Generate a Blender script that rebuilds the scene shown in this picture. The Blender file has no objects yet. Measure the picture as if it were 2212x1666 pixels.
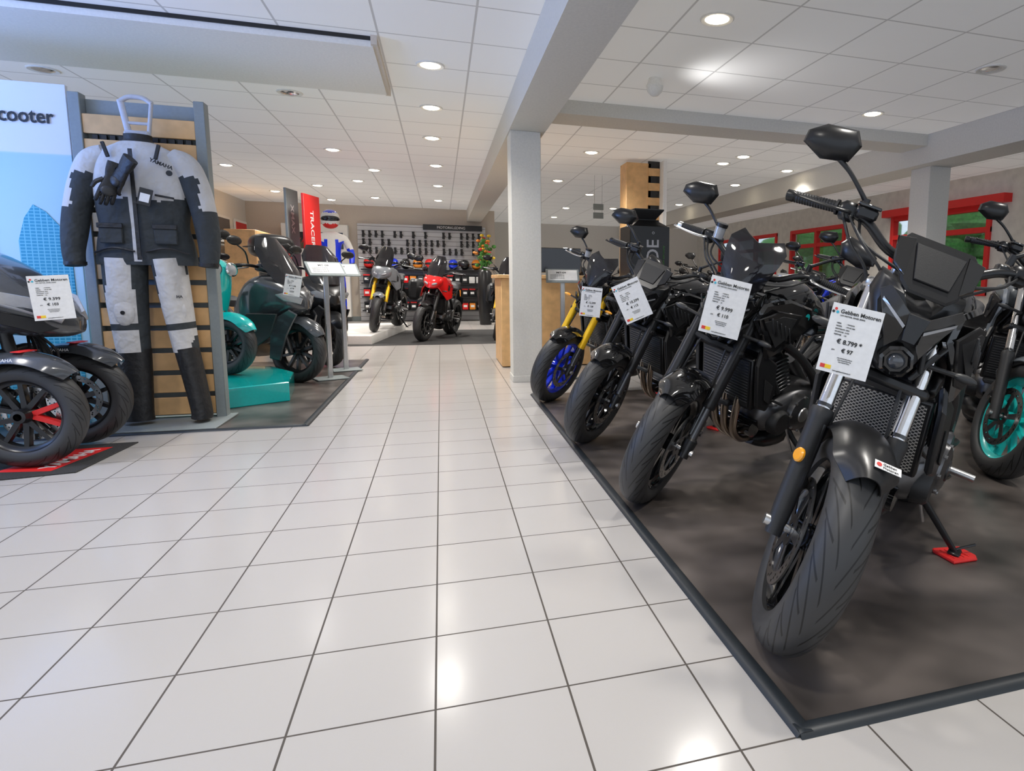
import bpy, bmesh, math, random
from mathutils import Vector, Matrix
from math import sin, cos, pi, radians, atan2, sqrt
random.seed(7)
SC=bpy.context.scene
COL=SC.collection
V=Vector
# ---------------------------------------------------------------- materials
def nm(name):
    m=bpy.data.materials.new(name); m.use_nodes=True
    nt=m.node_tree; b=nt.nodes['Principled BSDF']; return m,nt,b
def mat(name,c,rough=.5,metal=0.,coat=0.,em=0.,noise=0.,nscale=60.,bump=0.,trans=0.,alpha=1.,bd=.002):
    m,nt,b=nm(name)
    b.inputs['Base Color'].default_value=(*c,1); b.inputs['Roughness'].default_value=rough
    b.inputs['Metallic'].default_value=metal; b.inputs['Coat Weight'].default_value=coat
    b.inputs['Coat Roughness'].default_value=.05
    b.inputs['Transmission Weight'].default_value=trans; b.inputs['Alpha'].default_value=alpha
    if em: b.inputs['Emission Color'].default_value=(*c,1); b.inputs['Emission Strength'].default_value=em
    tc=nt.nodes.new('ShaderNodeTexCoord'); n=nt.nodes.new('ShaderNodeTexNoise'); n.inputs['Scale'].default_value=nscale
    nt.links.new(tc.outputs['Object'],n.inputs['Vector'])
    k=max(noise,.04)
    r=nt.nodes.new('ShaderNodeValToRGB'); r.color_ramp.elements[0].position=.3; r.color_ramp.elements[1].position=.7
    r.color_ramp.elements[0].color=(*[x*(1-k) for x in c],1); r.color_ramp.elements[1].color=(*[min(1,x*(1+k)) for x in c],1)
    nt.links.new(n.outputs['Fac'],r.inputs['Fac']); nt.links.new(r.outputs['Color'],b.inputs['Base Color'])
    if bump:
        bp=nt.nodes.new('ShaderNodeBump'); bp.inputs['Strength'].default_value=bump; bp.inputs['Distance'].default_value=bd
        nt.links.new(n.outputs['Fac'],bp.inputs['Height']); nt.links.new(bp.outputs['Normal'],b.inputs['Normal'])
    return m
def mth(nt,op,a,b=None,c=None):
    n=nt.nodes.new('ShaderNodeMath'); n.operation=op
    for i,x in enumerate((a,b,c)):
        if x is None: continue
        if isinstance(x,(int,float)): n.inputs[i].default_value=x
        else: nt.links.new(x,n.inputs[i])
    return n.outputs[0]
def mixc(nt,f,a,b):
    n=nt.nodes.new('ShaderNodeMix'); n.data_type='RGBA'
    nt.links.new(f,n.inputs[0])
    for i,x in ((6,a),(7,b)):
        if isinstance(x,tuple): n.inputs[i].default_value=(*x,1)
        else: nt.links.new(x,n.inputs[i])
    return n.outputs[2]
def gridmat(name,T,x0,y0,w,ctile,cline,rough,rl=.7,ns=900,nv=.05,bump=.3,Ty=None,em=0):
    m,nt,b=nm(name)
    g=nt.nodes.new('ShaderNodeNewGeometry'); s=nt.nodes.new('ShaderNodeSeparateXYZ'); nt.links.new(g.outputs['Position'],s.inputs[0])
    def ln(o,o0,TT):
        f=mth(nt,'FRACT',mth(nt,'DIVIDE',mth(nt,'SUBTRACT',o,o0),TT))
        d=mth(nt,'ABSOLUTE',mth(nt,'SUBTRACT',f,.5))
        return mth(nt,'GREATER_THAN',d,.5-w/TT/2)
    k=mth(nt,'MAXIMUM',ln(s.outputs[0],x0,T),ln(s.outputs[1],y0,Ty or T))
    n=nt.nodes.new('ShaderNodeTexNoise'); n.inputs['Scale'].default_value=ns; nt.links.new(g.outputs['Position'],n.inputs['Vector'])
    n2=nt.nodes.new('ShaderNodeTexNoise'); n2.inputs['Scale'].default_value=2.2; nt.links.new(g.outputs['Position'],n2.inputs['Vector'])
    v=mth(nt,'ADD',mth(nt,'MULTIPLY',mth(nt,'SUBTRACT',n.outputs['Fac'],.5),nv*3),mth(nt,'MULTIPLY',mth(nt,'SUBTRACT',n2.outputs['Fac'],.5),nv*1.2))
    v=mth(nt,'ADD',v,.5)
    base=mixc(nt,v,tuple(x*.86 for x in ctile),tuple(min(1,x*1.12) for x in ctile))
    cc=mixc(nt,k,base,cline); nt.links.new(cc,b.inputs['Base Color'])
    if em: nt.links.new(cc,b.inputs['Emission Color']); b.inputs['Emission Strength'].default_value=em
    rr=mth(nt,'ADD',mth(nt,'MULTIPLY',k,rl-rough),rough); nt.links.new(rr,b.inputs['Roughness'])
    bp=nt.nodes.new('ShaderNodeBump'); bp.inputs['Strength'].default_value=bump; bp.inputs['Distance'].default_value=.002
    nt.links.new(mth(nt,'SUBTRACT',1,k),bp.inputs['Height']); nt.links.new(bp.outputs['Normal'],b.inputs['Normal'])
    return m
M={}
M['floor']=gridmat('floor_tile',.3,-.0368,1.3431,.005,(.50,.475,.45),(.075,.063,.052),.17,ns=500)
M['ceil']=gridmat('ceiling_tile_glow',.6,.25,1.0,.014,(.78,.77,.755),(.47,.46,.45),.85,rl=.5,ns=220,nv=.06,bump=.4,em=.16)  # emission added to the tiles: brightens the ceiling and fills the room
M['white']=mat('painted_white_glow',(.74,.72,.68),.6,em=.05); M['beam']=mat('painted_beam',(.66,.64,.59),.6)  # white paint carries a faint added glow of its own; beam paint does not
M['beige']=mat('beige_wall',(.64,.56,.47),.8); M['whitewall']=mat('white_wall',(.72,.69,.64),.8)
M['mat']=mat('dark_vinyl',(.092,.078,.070),.33,noise=.6,nscale=3.5,bump=0)
M['carpet']=mat('black_carpet',(.03,.029,.029),.8,noise=.4,nscale=160,bump=.6)
M['trim']=mat('rubber_trim',(.02,.025,.03),.42)
M['gloss']=mat('black_gloss',(.006,.006,.0065),.10,coat=.9)
M['satin']=mat('black_satin',(.011,.011,.012),.30)
M['matte']=mat('black_matte',(.015,.015,.016),.5,bump=.15,nscale=300)
M['plastic']=mat('grey_plastic',(.028,.029,.031),.42)
M['grey']=mat('dark_grey_paint',(.045,.049,.055),.2,coat=.8)
M['mgrey']=mat('mid_grey_paint',(.20,.22,.24),.3,coat=.5)
M['chrome']=mat('chrome',(.75,.74,.74),.06,metal=1)
M['alu']=mat('aluminium',(.62,.62,.62),.3,metal=1)
M['dmetal']=mat('dark_metal',(.14,.14,.145),.30,metal=.9)
M['header']=mat('exhaust_steel',(.45,.37,.30),.25,metal=1)
M['gold']=mat('gold_anodised',(.95,.56,.02),.28,metal=.4)
M['blue']=mat('blue_rim',(.01,.05,.85),.25,coat=.6)
M['cyan']=mat('cyan_rim',(.01,.66,.62),.3,coat=.5)
M['teal']=mat('teal_paint',(.0,.48,.46),.2,coat=.9)
M['red']=mat('red_paint',(.75,.01,.01),.2,coat=.7); M['redm']=mat('red_matte',(.72,.02,.018),.5)
M['seat']=mat('seat_vinyl',(.028,.028,.032),.5,bump=.3,nscale=500)
M['lens']=mat('lamp_lens',(.35,.36,.38),.05,coat=1.); M['dlens']=mat('dark_projector_lens',(.04,.045,.055),.04,coat=1.)
M['disc']=mat('brake_steel',(.5,.49,.48),.25,metal=1)
M['amber']=mat('amber_reflector',(.95,.38,.01),.25,coat=1.)
M['paper']=mat('paper',(.80,.80,.79),.6); M['ink']=mat('ink',(.02,.02,.02),.6)
M['logor']=mat('logo_red',(.7,.05,.04),.5); M['yel']=mat('yellow',(.9,.6,.02),.5); M['sky']=mat('logo_blue',(.05,.45,.6),.5)
M['wood']=mat('beech_wood',(.68,.41,.18),.45,noise=.12,nscale=12)
M['post']=mat('grey_metal_post',(.24,.27,.27),.5); M['hang']=mat('grey_hanger',(.50,.50,.53),.4)
M['jw']=mat('light_fabric',(.56,.55,.54),.85,bump=.8,nscale=16,bd=.02); M['jd']=mat('dark_fabric',(.032,.038,.042),.8,bump=.8,nscale=16,bd=.02)
M['leath']=mat('dark_leather',(.013,.013,.014),.5,bump=.8,nscale=24,bd=.01)
M['glass']=mat('glass',(.8,.88,.9),.03,trans=1.)
M['smoke']=mat('smoked_screen',(.012,.012,.015),.06,coat=.6,alpha=.85)
M['lamp']=mat('lamp_glow',(1,.88,.66),.4,em=14)
M['lampoff']=mat('lamp_reflector',(.8,.8,.8),.15,metal=.9)
M['screen']=mat('black_screen',(.01,.01,.012),.1,coat=.5)
M['leaf']=mat('leaf',(.07,.24,.04),.6,noise=.4,nscale=20); M['brickw']=mat('white_brick',(.68,.65,.60),.8,noise=.08,nscale=8,bump=.5)
M['orange']=mat('orange_flower',(.8,.25,.02),.5)
def tyremat():
    m,nt,b=nm('tyre_rubber'); uv=nt.nodes.new('ShaderNodeUVMap'); uv.uv_map='UVMap'
    s=nt.nodes.new('ShaderNodeSeparateXYZ'); nt.links.new(uv.outputs[0],s.inputs[0])
    u,v=s.outputs[0],s.outputs[1]
    c=mth(nt,'SUBTRACT',v,.5); a=mth(nt,'ABSOLUTE',c)
    def groove(N,off,k,kp,w,lo,hi):
        t=mth(nt,'ADD',mth(nt,'MULTIPLY',u,N),off); t=mth(nt,'ADD',t,mth(nt,'MULTIPLY',mth(nt,'POWER',a,kp),k))
        sg=mth(nt,'MULTIPLY',mth(nt,'SIGN',c),.22); t=mth(nt,'ADD',t,sg)
        d=mth(nt,'ABSOLUTE',mth(nt,'SUBTRACT',mth(nt,'FRACT',t),.5))
        g=mth(nt,'LESS_THAN',d,w)
        return mth(nt,'MULTIPLY',g,mth(nt,'MULTIPLY',mth(nt,'GREATER_THAN',a,lo),mth(nt,'LESS_THAN',a,hi)))
    g=mth(nt,'MAXIMUM',groove(20,0,-7,.8,.07,.025,.26),groove(20,.5,-5,1.2,.05,.12,.31))
    col=mixc(nt,g,(.036,.036,.037),(.004,.004,.004)); nt.links.new(col,b.inputs['Base Color'])
    b.inputs['Roughness'].default_value=.48
    bp=nt.nodes.new('ShaderNodeBump'); bp.inputs['Strength'].default_value=.9; bp.inputs['Distance'].default_value=.005
    nt.links.new(mth(nt,'SUBTRACT',1,g),bp.inputs['Height']); nt.links.new(bp.outputs['Normal'],b.inputs['Normal'])
    return m
M['tyre']=tyremat()
def meshguard():
    m,nt,b=nm('radiator_mesh'); tc=nt.nodes.new('ShaderNodeTexCoord'); s=nt.nodes.new('ShaderNodeSeparateXYZ'); nt.links.new(tc.outputs['Object'],s.inputs[0])
    y,z=s.outputs[1],s.outputs[2]
    def l(sg):
        t=mth(nt,'ADD',mth(nt,'MULTIPLY',y,60*sg),mth(nt,'MULTIPLY',z,95))
        return mth(nt,'GREATER_THAN',mth(nt,'ABSOLUTE',mth(nt,'SUBTRACT',mth(nt,'FRACT',t),.5)),.36)
    k=mth(nt,'MAXIMUM',l(1),l(-1))
    nt.links.new(mixc(nt,k,(.01,.01,.01),(.50,.47,.42)),b.inputs['Base Color']); nt.links.new(mth(nt,'MULTIPLY',k,.35),b.inputs['Metallic'])
    b.inputs['Roughness'].default_value=.4
    return m
M['guard']=meshguard()
def slatm():
    m,nt,b=nm('slatwall_grooved'); g=nt.nodes.new('ShaderNodeNewGeometry'); s=nt.nodes.new('ShaderNodeSeparateXYZ'); nt.links.new(g.outputs['Position'],s.inputs[0])
    f=mth(nt,'FRACT',mth(nt,'DIVIDE',s.outputs[2],.1)); k=mth(nt,'LESS_THAN',f,.12)
    nt.links.new(mixc(nt,k,(.62,.62,.63),(.25,.25,.25)),b.inputs['Base Color']); b.inputs['Roughness'].default_value=.5; return m
M['slat']=slatm()
def cityposter():
    m,nt,b=nm('city_poster'); g=nt.nodes.new('ShaderNodeNewGeometry'); s=nt.nodes.new('ShaderNodeSeparateXYZ'); nt.links.new(g.outputs['Position'],s.inputs[0])
    r=nt.nodes.new('ShaderNodeValToRGB'); e=r.color_ramp.elements
    e[0].position=.0; e[0].color=(.25,.50,.58,1); e[1].position=1; e[1].color=(.72,.74,.77,1)
    for p,c in ((.45,(.46,.65,.72,1)),(.80,(.40,.60,.72,1)),(.805,(.72,.72,.75,1))):
        x=e.new(p); x.color=c
    nt.links.new(mth(nt,'DIVIDE',s.outputs[2],2.1),r.inputs['Fac']); nt.links.new(r.outputs['Color'],b.inputs['Base Color']); b.inputs['Roughness'].default_value=.5
    return m
M['city']=cityposter()
def towermat():
    m,nt,b=nm('glass_tower_print'); g=nt.nodes.new('ShaderNodeNewGeometry'); s=nt.nodes.new('ShaderNodeSeparateXYZ'); nt.links.new(g.outputs['Position'],s.inputs[0])
    f=mth(nt,'LESS_THAN',mth(nt,'FRACT',mth(nt,'DIVIDE',s.outputs[2],.02)),.3); f2=mth(nt,'LESS_THAN',mth(nt,'FRACT',mth(nt,'DIVIDE',s.outputs[0],.03)),.2)
    nt.links.new(mixc(nt,mth(nt,'MAXIMUM',f,f2),(.02,.28,.42),(.14,.48,.60)),b.inputs['Base Color']); return m
M['tower']=towermat()
# ---------------------------------------------------------------- mesh builder
def catn(rows,n):
    out=[]
    L=len(rows[0])
    for i in range(len(rows)-1):
        a=rows[i-1] if i>0 else [2*rows[i][j]-rows[i+1][j] for j in range(L)]
        b=rows[i]; c=rows[i+1]; d=rows[i+2] if i+2<len(rows) else [2*c[j]-b[j] for j in range(L)]
        for k in range(n):
            t=k/n; out.append([.5*((2*b[j])+(c[j]-a[j])*t+(2*a[j]-5*b[j]+4*c[j]-d[j])*t*t+(3*b[j]-a[j]-3*c[j]+d[j])*t**3) for j in range(L)])
    out.append(list(rows[-1])); return out
def spow(x,e): return math.copysign(abs(x)**e,x)
class MB:
    def __init__(s,Mx=None): s.v=[];s.f=[];s.mi=[];s.mats=[];s.uv={};s.M=Mx or Matrix.Identity(4)
    def k(s,m):
        m=M[m] if isinstance(m,str) else m
        if m not in s.mats: s.mats.append(m)
        return s.mats.index(m)
    def add(s,vs,fs,m,X=None,uvs=None):
        o=len(s.v); T=s.M@X if X is not None else s.M
        s.v+= [T@V(p) for p in vs]; k=s.k(m)
        for i,f in enumerate(fs):
            if uvs: s.uv[len(s.f)]=uvs[i]
            s.f.append([o+j for j in f]); s.mi.append(k)
        return s
    def loft(s,rings,m,cap=True,closed=False,X=None):
        n=len(rings[0]); vs=[p for r in rings for p in r]; fs=[]
        R=len(rings)
        for i in range(R if closed else R-1):
            a=i*n; b=((i+1)%R)*n
            for j in range(n):
                q=(j+1)%n; fs.append((a+j,a+q,b+q,b+j))
        if cap and not closed: fs.append(tuple(range(n-1,-1,-1))); fs.append(tuple((R-1)*n+j for j in range(n)))
        return s.add(vs,fs,m,X)
    def body(s,st,m,n=24,sub=4,ax='x',X=None,cap=True):
        rings=[]
        for (x,zc,yc,hy,ht,hb,e) in catn(st,sub):
            r=[]
            for j in range(n):
                a=2*pi*j/n; cy=spow(cos(a),2/e); sz=spow(sin(a),2/e)
                y=yc+max(hy,.0005)*cy; z=zc+(max(ht,.0005) if sz>0 else max(hb,.0005))*sz
                r.append((x,y,z) if ax=='x' else (y,z,x))
            rings.append(r)
        return s.loft(rings,m,cap,X=X)
    def tube(s,P,r,m,n=10,sub=1,cap=True,flat=1.0,X=None):
        N0=len(P); rr=r if isinstance(r,(list,tuple)) else [r]*N0
        if sub>1 and N0>2:
            q=catn([(*p,rr[i]) for i,p in enumerate(P)],sub); P=[V(x[:3]) for x in q]; rr=[x[3] for x in q]
        P=[V(p) for p in P]; rings=[]; prev=None
        for i,p in enumerate(P):
            t=(P[min(i+1,len(P)-1)]-P[max(i-1,0)]).normalized()
            if prev is None:
                u=t.cross(V((0,0,1)));
                if u.length<.05: u=t.cross(V((0,1,0)))
                u.normalize()
            else: u=(prev-t*prev.dot(t)).normalized()
            prev=u; w=t.cross(u)
            rings.append([p+(u*cos(2*pi*j/n)+w*sin(2*pi*j/n)*flat)*max(rr[i],.0003) for j in range(n)])
        return s.loft(rings,m,cap,X=X)
    def lathe(s,prof,c,ax,m,n=32,closed=False,cap=False,X=None):
        ax=V(ax).normalized(); u=ax.cross(V((0,0,1)))
        if u.length<.05: u=V((1,0,0))
        u.normalize(); w=ax.cross(u); c=V(c)
        rings=[[c+ax*h+(u*cos(2*pi*j/n)+w*sin(2*pi*j/n))*max(r,.0002) for j in range(n)] for r,h in prof]
        return s.loft(rings,m,cap,closed,X)
    def box(s,c,sz,m,b=.003,X=None,R=None):
        h=[x/2 for x in sz]; b=min(b,min(h)*.6); c=V(c); vs=[]; ix={}
        for sx in (-1,1):
            for sy in (-1,1):
                for sz_ in (-1,1):
                    for a in range(3):
                        p=[sx*(h[0]-b),sy*(h[1]-b),sz_*(h[2]-b)]; p[a]=(sx,sy,sz_)[a]*h[a]
                        ix[(sx,sy,sz_,a)]=len(vs); vs.append(V(p))
        fs=[]
        for a in range(3):
            o=[i for i in range(3) if i!=a]
            for sg in (-1,1):
                q=[]
                for d in ((-1,-1),(1,-1),(1,1),(-1,1)):
                    k=[0,0,0]; k[a]=sg; k[o[0]]=d[0]; k[o[1]]=d[1]; q.append(ix[(*k,a)])
                fs.append(q)
            for d0 in (-1,1):
                for d1 in (-1,1):
                    q=[]
                    for (e,aa) in ((-1,o[0]),(1,o[0]),(1,o[1]),(-1,o[1])):
                        k=[0,0,0]; k[a]=e; k[o[0]]=d0; k[o[1]]=d1; q.append(ix[(*k,aa)])
                    fs.append(q)
        for sx in (-1,1):
            for sy in (-1,1):
                for sz_ in (-1,1): fs.append([ix[(sx,sy,sz_,a)] for a in range(3)])
        T=Matrix.Translation(c)
        if R is not None: T=T@R
        if X is not None: T=X@T
        return s.add(vs,fs,m,T)
    def plate(s,P,d,m,b=.004,X=None):
        P=[V(p) for p in P]; d=V(d); c=sum(P,V())/len(P); L=d.length; b=min(b,L*.45)
        def ring(o,ins): 
            out=[]
            for p in P:
                q=p-c; l=q.length; out.append(c+q*(max(l-ins,.001)/max(l,.001))+d*o)
            return out
        return s.loft([ring(0,b),ring(b/L,0),ring(1-b/L,0),ring(1,b)],m,True,X=X)
    def ell(s,c,r,m,n=20,X=None,R=None):
        rings=[]; k=n//2
        for i in range(k+1):
            a=-pi/2+pi*i/k; rr=max(cos(a),.004)
            rings.append([(r[0]*rr*cos(2*pi*j/n),r[1]*rr*sin(2*pi*j/n),r[2]*sin(a)) for j in range(n)])
        T=Matrix.Translation(V(c))
        if R is not None: T=T@R
        if X is not None: T=X@T
        return s.loft(rings,m,True,X=T)
    def text(s,t,size,m,X,align='LEFT',ext=.0006,bold=0):
        c=bpy.data.curves.new('t','FONT'); c.body=t; c.size=size; c.align_x=align; c.extrude=ext; c.resolution_u=3; c.offset=bold
        o=bpy.data.objects.new('t',c); COL.objects.link(o); dg=bpy.context.evaluated_depsgraph_get(); dg.update()
        me=bpy.data.meshes.new_from_object(o.evaluated_get(dg))
        s.add([v.co.copy() for v in me.vertices],[list(p.vertices) for p in me.polygons],m,X)
        bpy.data.objects.remove(o); bpy.data.curves.remove(c); bpy.data.meshes.remove(me); return s
    def paint(s,fn):
        for i,f in enumerate(s.f):
            c=sum((s.v[j] for j in f),V())/len(f); r=fn(c)
            if r: s.mi[i]=s.k(r)
        return s
    def obj(s,name,par=None,label=None,ang=38):
        me=bpy.data.meshes.new(name); me.from_pydata([tuple(v) for v in s.v],[],s.f)
        for m in s.mats: me.materials.append(m)
        me.polygons.foreach_set('material_index',s.mi)
        if s.uv:
            u=me.uv_layers.new(name='UVMap')
            for i,q in s.uv.items():
                p=me.polygons[i]
                for l,uvv in zip(p.loop_indices,q): u.data[l].uv=uvv
        bm=bmesh.new(); bm.from_mesh(me); bmesh.ops.recalc_face_normals(bm,faces=bm.faces); bm.to_mesh(me); bm.free()
        me.shade_smooth(); me.set_sharp_from_angle(angle=radians(ang))
        o=bpy.data.objects.new(name,me); COL.objects.link(o)
        if par: o.parent=par
        if label: o['label']=label
        return o
def thing(name,label,cat,loc=(0,0,0),rot=(0,0,0),group=None):
    o=bpy.data.objects.new(name,None); o.empty_display_size=.1; COL.objects.link(o); o.location=loc; o.rotation_euler=rot
    o['label']=label; o['category']=cat
    if group: o['group']=group
    return o
def top(o,label,cat,group=None):
    o['label']=label; o['category']=cat
    if group: o['group']=group
    return o
def struct(o): o['kind']='structure'; return o
def copytree(o,loc,rot=None,label=None,scale=None):
    n=o.copy(); COL.objects.link(n); n.location=loc
    if rot is not None: n.rotation_euler=rot
    if label: n['label']=label
    if scale: n.scale=scale
    def rec(a,b):
        for c in a.children:
            if c==n: continue
            d=c.copy(); COL.objects.link(d); d.parent=b; d.matrix_parent_inverse=c.matrix_parent_inverse.copy(); rec(c,d)
    rec(o,n); return n
def TR(x,y,z): return Matrix.Translation((x,y,z))
def RX(a): return Matrix.Rotation(radians(a),4,'X')
def RY(a): return Matrix.Rotation(radians(a),4,'Y')
def RZ(a): return Matrix.Rotation(radians(a),4,'Z')
# ---------------------------------------------------------------- wheels
def wheel(par,name,c,R,w,hr,Mx,rim='gloss',spokes=5,pair=True,discs=(1,-1),dr=.149,hi=1,accent=None,tw=.06):
    n=int(96*hi); ns=int(22*hi) if hi>=.6 else 12
    rb=R-hr-.5*hr
    mb=MB(Mx)
    a=w*.62
    mb.lathe([(rb+.012,-a),(rb+.014,-a+.006),(rb-.006,-a+.010),(rb-.02,-a*.5),(rb-.022,a*.5),(rb-.006,a-.010),(rb+.014,a-.006),(rb+.012,a),(rb-.004,a),(rb-.012,a-.012),(rb-.028,a*.5),(rb-.028,-a*.5),(rb-.012,-a+.012),(rb-.004,-a)],c,(0,1,0),rim,n=n//2,closed=True)
    mb.lathe([(.018,-.062),(.032,-.058),(.036,-.03),(.04,0),(.036,.03),(.032,.058),(.018,.062),(.0,.062)],c,(0,1,0),rim,n=20)
    C=V(c); K=spokes*2 if pair else spokes
    for i in range(K):
        if pair: a0=2*pi*(i//2)/spokes+(-.13 if i%2 else .13); a1=2*pi*(i//2)/spokes+(-.34 if i%2 else .34)
        else: a0=2*pi*i/spokes; a1=a0+.18
        d0=V((cos(a0),0,sin(a0))); d1=V((cos(a1),0,sin(a1))); t0=V((-sin(a0),0,cos(a0))); t1=V((-sin(a1),0,cos(a1)))
        s0=.015; s1=.011
        P=[C+d0*.03+t0*s0,C+d1*(rb-.02)+t1*s1,C+d1*(rb-.02)-t1*s1,C+d0*.03-t0*s0]
        mb.plate([p-V((0,.016,0)) for p in P],(0,.032,0),rim if not (accent and i in (0,1)) else accent,b=.006)
    wh=mb.obj(name,par)
    mt=MB(Mx); rings=[];phis=[]
    for i in range(ns+1):
        ph=radians(-125+250*i/ns); phis.append(i/ns); rings.append((R-hr+hr*cos(ph),w*sin(ph)))
    vs=[];fs=[];uv=[]
    for i,(r,h) in enumerate(rings):
        for j in range(n):
            t=2*pi*j/n; vs.append((c[0]+r*cos(t),c[1]+h,c[2]+r*sin(t)))
    for i in range(ns):
        for j in range(n):
            q=(j+1)%n; fs.append((i*n+j,i*n+q,(i+1)*n+q,(i+1)*n+j)); uv.append([(j/n,phis[i]),((j+1)/n,phis[i]),((j+1)/n,phis[i+1]),(j/n,phis[i+1])])
    for j in range(n):
        q=(j+1)%n; fs.append((ns*n+j,ns*n+q,q,j)); uv.append([(j/n,1)]*4)
    mt.add(vs,fs,'tyre',uvs=uv); mt.obj('tyre',wh)
    for sd in discs:
        md=MB(Mx); y0=c[1]+sd*tw; rI=dr*.77; nA=90 if hi>=.6 else 40; nr=5
        rr=[rI+(dr-rI)*i/nr for i in range(nr+1)]
        for yy in (0,sd*.005):
            vs=[(c[0]+r*cos(2*pi*j/nA),y0+yy,c[2]+r*sin(2*pi*j/nA)) for r in rr for j in range(nA)]; fs=[]
            for i in range(nr):
                for j in range(nA):
                    if hi>=.6 and ((i==1 and j%6==0) or (i==3 and j%6==3)or (i==2 and j%6==5)): continue
                    q=(j+1)%nA; fs.append((i*nA+j,i*nA+q,(i+1)*nA+q,(i+1)*nA+j))
            md.add(vs,fs,'disc')
        md.lathe([(rI,0),(rI,sd*.005)],(c[0],y0,c[2]),(0,1,0),'disc',n=nA); md.lathe([(dr,0),(dr,sd*.005)],(c[0],y0,c[2]),(0,1,0),'disc',n=nA)
        for i in range(5):
            t=2*pi*i/5+.3; d=V((cos(t),0,sin(t))); tt=V((-sin(t),0,cos(t))); CC=V((c[0],y0,c[2]))
            md.plate([CC+d*.03+tt*.012,CC+d*(rI+.004)+tt*.016,CC+d*(rI+.004)-tt*.016,CC+d*.03-tt*.012],(0,sd*.004,0),'dmetal',b=.001)
        md.lathe([(.045,0),(.045,sd*.005),(.02,sd*.005)],(c[0],y0,c[2]),(0,1,0),'dmetal',n=24)
        md.obj('brake_disc',wh)
    return wh
def fenderm(mb,c,R,hw,a0,a1,m,n=20,th=.003,drop=.035):
    K=10; out=[]
    for i in range(n+1):
        t=i/n; a=radians(a0+(a1-a0)*t); w=hw*(.45+.55*min(1,sin(pi*min(max(t,.0),1))*2.2+.1))
        row=[]
        for j in range(K+1):
            s=-1+2*j/K; row.append((s*w,R-drop*abs(s)**2.6))
        ring=[V((c[0]+r*cos(a),c[1]+y,c[2]+r*sin(a))) for y,r in row]+[V((c[0]+(r-th)*cos(a),c[1]+y*.97,c[2]+(r-th)*sin(a))) for y,r in reversed(row)]
        out.append(ring)
    mb.loft(out,m)
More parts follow.
